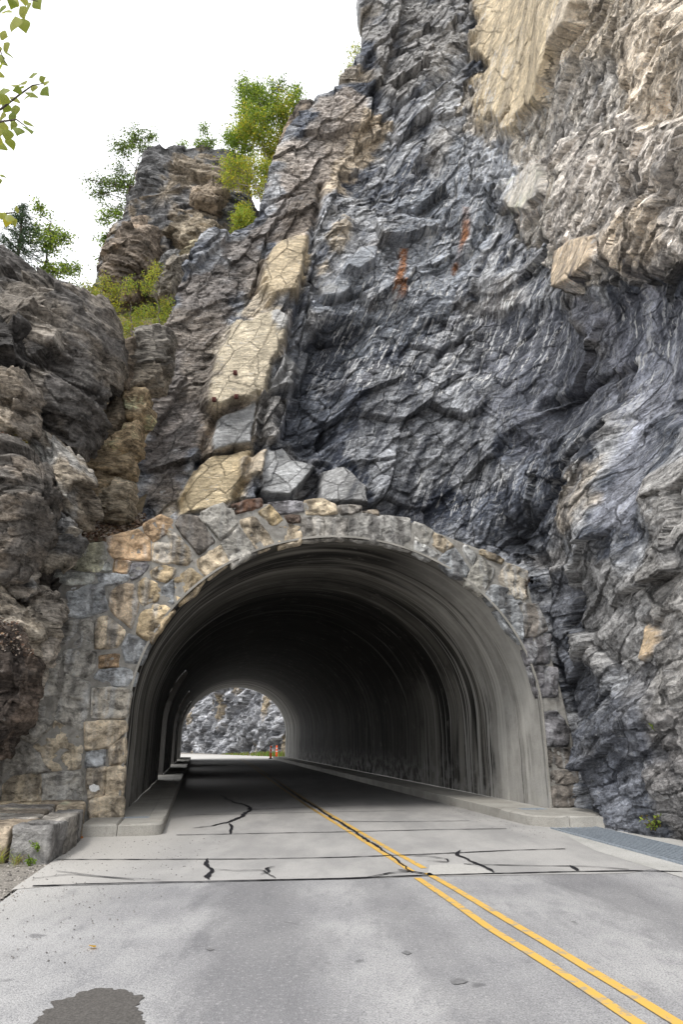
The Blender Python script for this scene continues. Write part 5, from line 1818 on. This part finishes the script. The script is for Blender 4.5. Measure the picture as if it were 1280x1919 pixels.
tree('shrub', 'leftmost fluffy yellow green shrub behind the big boulder', 'shrub', 17.4, [(200, 632), (195, 590), (190, 550)], [(185, 555, 22, 22), (205, 580, 22, 18), (170, 560, 14, 14), (210, 545, 14, 16), (215, 610, 14, 12), (195, 525, 10, 14)], 1300, .06, (G3_, Y1_, (.2, .24, .05)), GS, tw=.035, seed=10, lw=.4)
tree('shrub', 'middle yellow green shrub above the mossy rocks of the gully', 'shrub', 17.3, [(248, 634), (246, 600), (244, 565)], [(240, 600, 22, 16), (252, 575, 18, 16), (232, 618, 16, 10), (262, 610, 16, 12), (248, 550, 12, 12)], 1000, .055, (G3_, G2_, Y1_), GS, tw=.03, seed=11, lw=.4)
tree('shrub', 'tall slender yellow green shrub against the dark slab', 'shrub', 17.2, [(300, 634), (296, 580), (288, 500)], [(288, 492, 9, 10, (Y1_, G3_)), (284, 520, 14, 10, (Y1_, G3_)), (278, 545, 16, 10), (302, 560, 16, 14), (308, 590, 18, 18), (290, 600, 18, 14), (312, 618, 12, 10), (278, 580, 14, 12)], 1300, .055, (G3_, G2_, Y1_), GS, tw=.03, seed=12, lw=.4)

# spruce
rs = np.random.default_rng(31)
tp = [atY(30, 500, 16.2), atY(37, 440, 16.2), atY(44, 383, 16.2)]
sp_ = empty('spruce_tree', tp[0])
tag(sp_, 'small dark blue green spruce on the crest of the big boulder at the left edge', 'tree')
m = MB()
m.tube(tp, [.06, .035, .008], 7)
V, C = [], []
b0, t0 = tp[0], tp[2]
for k in range(26):
    t = .12 + .86 * k / 25
    c = b0 + (t0 - b0) * t
    Lb = (1 - t) * 1.05 + .08
    for j in range(6):
        a = rs.uniform(0, 6.28)
        d = np.array([math.cos(a), math.sin(a), rs.uniform(-.12, .3)])
        e = c + d * Lb * rs.uniform(.7, 1.1)
        m.tube([c, (c + e) / 2 + [0, 0, .03], e], [.012, .008, .003], 4, False)
        for q in range(int(46 * Lb) + 8):
            s_ = rs.uniform(.15, 1)
            p = c + (e - c) * s_ + rs.normal(0, .025, 3)
            v = d * .6 + rs.normal(0, .7, 3)
            v /= np.linalg.norm(v)
            w = np.cross(v, rs.normal(0, 1, 3))
            w /= np.linalg.norm(w) + 1e-9
            l = rs.uniform(.06, .11)
            V.append([p, p + v * l * .5 + w * .010, p + v * l, p + v * l * .5 - w * .010])
            C.append([np.array((.035, .07, .045)) * rs.uniform(.7, 1.5)] * 4)
m.build('trunk', M_BARK, sp_, True)
V = np.array(V).reshape(-1, 3)
obj('crown', V, np.arange(len(V)).reshape(-1, 4), mat=M_LEAF, parent=sp_, cols=np.array(C).reshape(-1, 3), smooth=False)


# small plants
def weed(name, label, cat, base, n, h, lsz, cols, seed, blades=False):
    rs = np.random.default_rng(seed)
    base = np.array(base, float)
    r = empty(name, base)
    tag(r, label, cat)
    m, V, C = MB(), [], []
    for i in range(n):
        d = np.array([rs.normal(0, .5), rs.normal(0, .4) - .1, 1.0])
        d /= np.linalg.norm(d)
        hh = h * rs.uniform(.5, 1.1)
        mid, e = base + d * hh * .55, base + d * hh + [d[0] * hh * .4, d[1] * hh * .3, -hh * .1]
        if blades:
            w = np.array([rs.normal(), rs.normal(), 0])
            w = w / np.linalg.norm(w) * lsz
            V.append([base + w + rs.normal(0, .05, 3) * [1, 1, 0], mid + w * .7, e, mid - w * .7])
            C.append([np.array(cols[rs.integers(len(cols))]) * rs.uniform(.7, 1.3)] * 4)
            continue
        m.tube([base, mid, e], [.006, .004, .002], 4, False)
        for q in range(14):
            t = rs.uniform(.2, 1)
            p = base * (1 - t) ** 2 + 2 * mid * t * (1 - t) + e * t * t
            a = rs.normal(0, 1, 3) + [0, -.3, .2]
            a /= np.linalg.norm(a)
            b = np.cross(a, rs.normal(0, 1, 3))
            b /= np.linalg.norm(b)
            s_ = lsz * rs.uniform(.6, 1.2)
            V.append([p, p + a * s_ * .5 + b * s_ * .25, p + a * s_, p + a * s_ * .5 - b * s_ * .25])
            C.append([np.array(cols[rs.integers(len(cols))]) * rs.uniform(.7, 1.3)] * 4)
    if not blades:
        m.build('stem', M_BARK, r)
    V = np.array(V).reshape(-1, 3)
    obj('leaves', V, np.arange(len(V)).reshape(-1, 4), mat=M_LEAF, parent=r, cols=np.array(C).reshape(-1, 3), smooth=False)


b_ = cliff_pt(1216, 1556)
weed('weed', 'green weed with a reddish top growing at the foot of the right cliff', 'weed', b_ + [0, -.12, 0], 11, .5, .075, (G2_, G3_, (.16, .12, .04)), 51)
weed('weed', 'tiny green weed sprouting high in a crack of the right cliff', 'weed', cliff_pt(1222, 1368) + [0, -.08, 0], 5, .12, .06, (G2_, G3_), 52)
weed('weed', 'small green weed clinging to the front corner stone of the low ledge', 'weed', (-4.14, 10.27, .16), 5, .16, .05, (G2_, G1_), 53)
weed('weed', 'low green weed at the foot of the ledge corner on the gravel', 'weed', (-4.2, 10.22, 0), 8, .13, .045, (G1_, G2_), 54)
weed('grass_tuft', 'yellow green grass tuft on the gravel at the left edge', 'grass', (-4.62, 10.15, 0), 60, .34, .008, (G3_, Y1_, G2_, (.3, .26, .12)), 55, True)
weed('grass_tuft', 'dry straw coloured grass along the foot of the ledge', 'grass', (-4.35, 10.12, 0), 40, .2, .007, ((.32, .27, .14), (.25, .2, .1), G3_), 56, True)
rs = np.random.default_rng(77)
V, C = [], []
for i in range(700):
    t = rs.uniform(0, 1) ** 1.4
    p0 = fa_ + fd * (t * 14 - 1) + fn_ * (1.2 + abs(rs.normal(0, .5)))
    h_ = rs.uniform(.1, .6) * (1.1 - .8 * t)
    a = rs.uniform(0, 6.28)
    w = np.array([math.cos(a), math.sin(a), 0]) * .05
    p = np.array([*p0, 0])
    q = p + [rs.normal(0, .1), rs.normal(0, .1), h_]
    V.append([p - w, p + w, q + w * .4, q - w * .4])
    C.append([np.array([G1_, (.16, .16, .06), (.2, .17, .08), G1_][rs.integers(4)]) * rs.uniform(.7, 1.3)] * 4)
V = np.array(V).reshape(-1, 3)
tag(obj('grass', V, np.arange(len(V)).reshape(-1, 4), mat=M_LEAF, cols=np.array(C).reshape(-1, 3), smooth=False), kind='stuff')


# fallen leaves on the road
def leaf_mesh(name, fold, curl, col, seed):
    rs = np.random.default_rng(seed)
    ts = np.array([0, .06, .18, .34, .52, .72, .88, 1.0])
    ww = np.array([.04, .26, .43, .46, .37, .21, .08, 0])
    V, F = [], []
    for t, w in zip(ts, ww):
        z = curl * (t - .4) ** 2
        V += [(-w, t, z + fold * w), (0, t, z), (w, t, z + fold * w)]
    V = np.array(V)
    Qs = []
    for i in range(len(ts) - 1):
        for j in range(2):
            a = i * 3 + j
            Qs.append((a, a + 1, a + 4, a + 3))
    # stalk
    k = len(V)
    V = np.concatenate([V, [(-.012, 0, 0), (.012, 0, 0), (.012, -.55, .06), (-.012, -.55, .06)]])
    Qs.append((k, k + 1, k + 2, k + 3))
    c = np.array(col)[None] * (1 + rs.normal(0, .06, (len(V), 1)))
    me = new_mesh(name, V, Qs, cols=c)
    me.materials.append(M_LEAF)
    return me


for i, (x, y, c_, lb) in enumerate([(177, 1779, (.55, .33, .03), 'yellow fallen leaf lying alone on the pale left shoulder of the road')]):
    o = link('fallen_leaf', leaf_mesh('fallen_leaf', .25, .3, c_, 5))
    o.location = gnd(x, y) + [0, 0, .012]
    o.scale = (.07, .07, .07)
    o.rotation_euler = (.1, .15, 1.2)
    tag(o, lb, 'leaf')
for i, (x, y) in enumerate([(148, 1566), (155, 1572), (159, 1563), (143, 1571)]):
    o = link('fallen_leaf', leaf_mesh('fallen_leaf', .4, .5, (.38, .14, .05), 8))
    o.location = gnd(x, y) + [0, 0, .015]
    o.scale = (.08, .08, .08)
    o.rotation_euler = (random.uniform(-.5, .5), random.uniform(-.5, .5), random.random() * 6)
    tag(o, 'curled rusty brown fallen leaf in the corner between ledge and left kerb', 'leaf', 'rusty leaves by the left kerb end')

# ------------------------------------------------------------------ foreground aspen: trunk outside the frame, branches and single leaves
asp = empty('aspen_tree', (-4.6, 4.6, 0))
tag(asp, 'near aspen reaching into the upper left corner with large pointed leaves', 'tree')
m = MB()
m.tube([(-4.6, 4.6, 0), (-4.55, 4.6, 3), (-4.5, 4.65, 6), (-4.45, 4.6, 9.5)], [.12, .1, .08, .03], 10)
m.build('trunk', M_PALEBARK, asp, True)
LEAVES = [  # (branch path px, leaves (x, y, length px, tip direction degrees from down, colour index))
    ([(-120, -20), (-40, -30), (20, -6), (70, 2)], [(3, -6, 20, 60), (24, -2, 18, 10), (36, 12, 22, -20), (27, 30, 30, 10), (40, 34, 24, -15), (50, 6, 22, 0), (62, -4, 24, -30), (44, -8, 18, -10), (8, 8, 18, 40), (16, 18, 20, 20), (33, 0, 18, 60)]),
    ([(-110, 90), (-40, 70), (-5, 84), (10, 120)], [(-2, 62, 18, -60), (6, 80, 20, -20), (14, 98, 18, -40), (8, 112, 18, 0), (3, 120, 18, 20), (-2, 100, 20, 0), (0, 134, 18, 0), (-4, 85, 18, 20)]),
    ([(-120, 220), (-50, 205), (0, 205), (35, 178), (60, 160), (82, 156)], [(60, 136, 20, -10), (50, 150, 18, 70), (44, 160, 16, 60), (77, 165, 22, -40), (62, 158, 16, 0), (80, 154, 14, -80), (60, 172, 24, -10), (52, 178, 20, 10), (30, 182, 20, 0), (27, 196, 22, 10), (5, 164, 24, -10),
                                                                         (12, 178, 20, 20), (20, 210, 22, 0), (3, 210, 20, 10), (40, 168, 16, 60), (36, 158, 16, 70), (15, 195, 18, 40), (0, 180, 20, 30), (72, 150, 14, -100)]),
    ([(-120, 260), (-50, 235), (0, 228), (30, 224), (52, 240)], [(6, 228, 22, 20), (44, 224, 20, -70), (36, 238, 22, 0), (48, 236, 24, -40), (14, 242, 22, 10), (17, 258, 22, -20), (7, 268, 22, 0), (0, 256, 20, 20), (26, 226, 18, 30), (-4, 240, 22, 0)]),
    ([(-120, 350), (-40, 325), (-2, 328)], [(0, 326, 12, -70), (-4, 334, 14, 0)]),
    ([(-120, 430), (-40, 405), (10, 400), (28, 398)], [(8, 398, 18, 0), (18, 402, 20, 0), (26, 392, 14, -60), (14, 408, 18, 20), (4, 400, 16, 30), (22, 410, 16, -20)])]
LM = [leaf_mesh('leaf', f, c, k, i) for i, (f, c, k) in enumerate([(.30, .25, (.24, .29, .07)), (.15, .45, (.18, .24, .05)), (.40, .1, (.31, .34, .09)), (.25, .35, (.40, .38, .05))])]
aloc = np.array(asp.location)
for bi, (path, lv) in enumerate(LEAVES):
    Yb = 4.35 + .12 * (bi % 3)
    pts = [atY(x, y, Yb) for x, y in path]
    pts = [np.array([-4.5, 4.62, max(pts[0][2] - .5, .5)])] + pts
    m = MB()
    m.tube(pts, np.linspace(.018, .0035, len(pts)), 6)
    br = m.build('branch', M_BARK, asp, True)
    for (x, y, lpx, ang) in lv:
        p = atY(x, y, Yb + random.uniform(-.12, .12))
        o = link('leaf', random.choice(LM[:3] if bi < 5 else LM[2:]), None, br)
        dist = np.linalg.norm(p - [0, 0, CAM_H])
        s_ = lpx / FPX * dist * .86
        o.location = p - aloc
        # leaf +Y axis = tip; hang it, turned about the view axis, with a free tilt
        R_ = Matrix.Rotation(math.radians(ang), 3, 'Y') @ Matrix.Rotation(math.radians(-90 + random.uniform(-25, 35)), 3, 'X') @ Matrix.Rotation(random.uniform(-.9, .9), 3, 'Y')
        o.rotation_euler = R_.to_euler()
        o.scale = (s_, s_, s_)
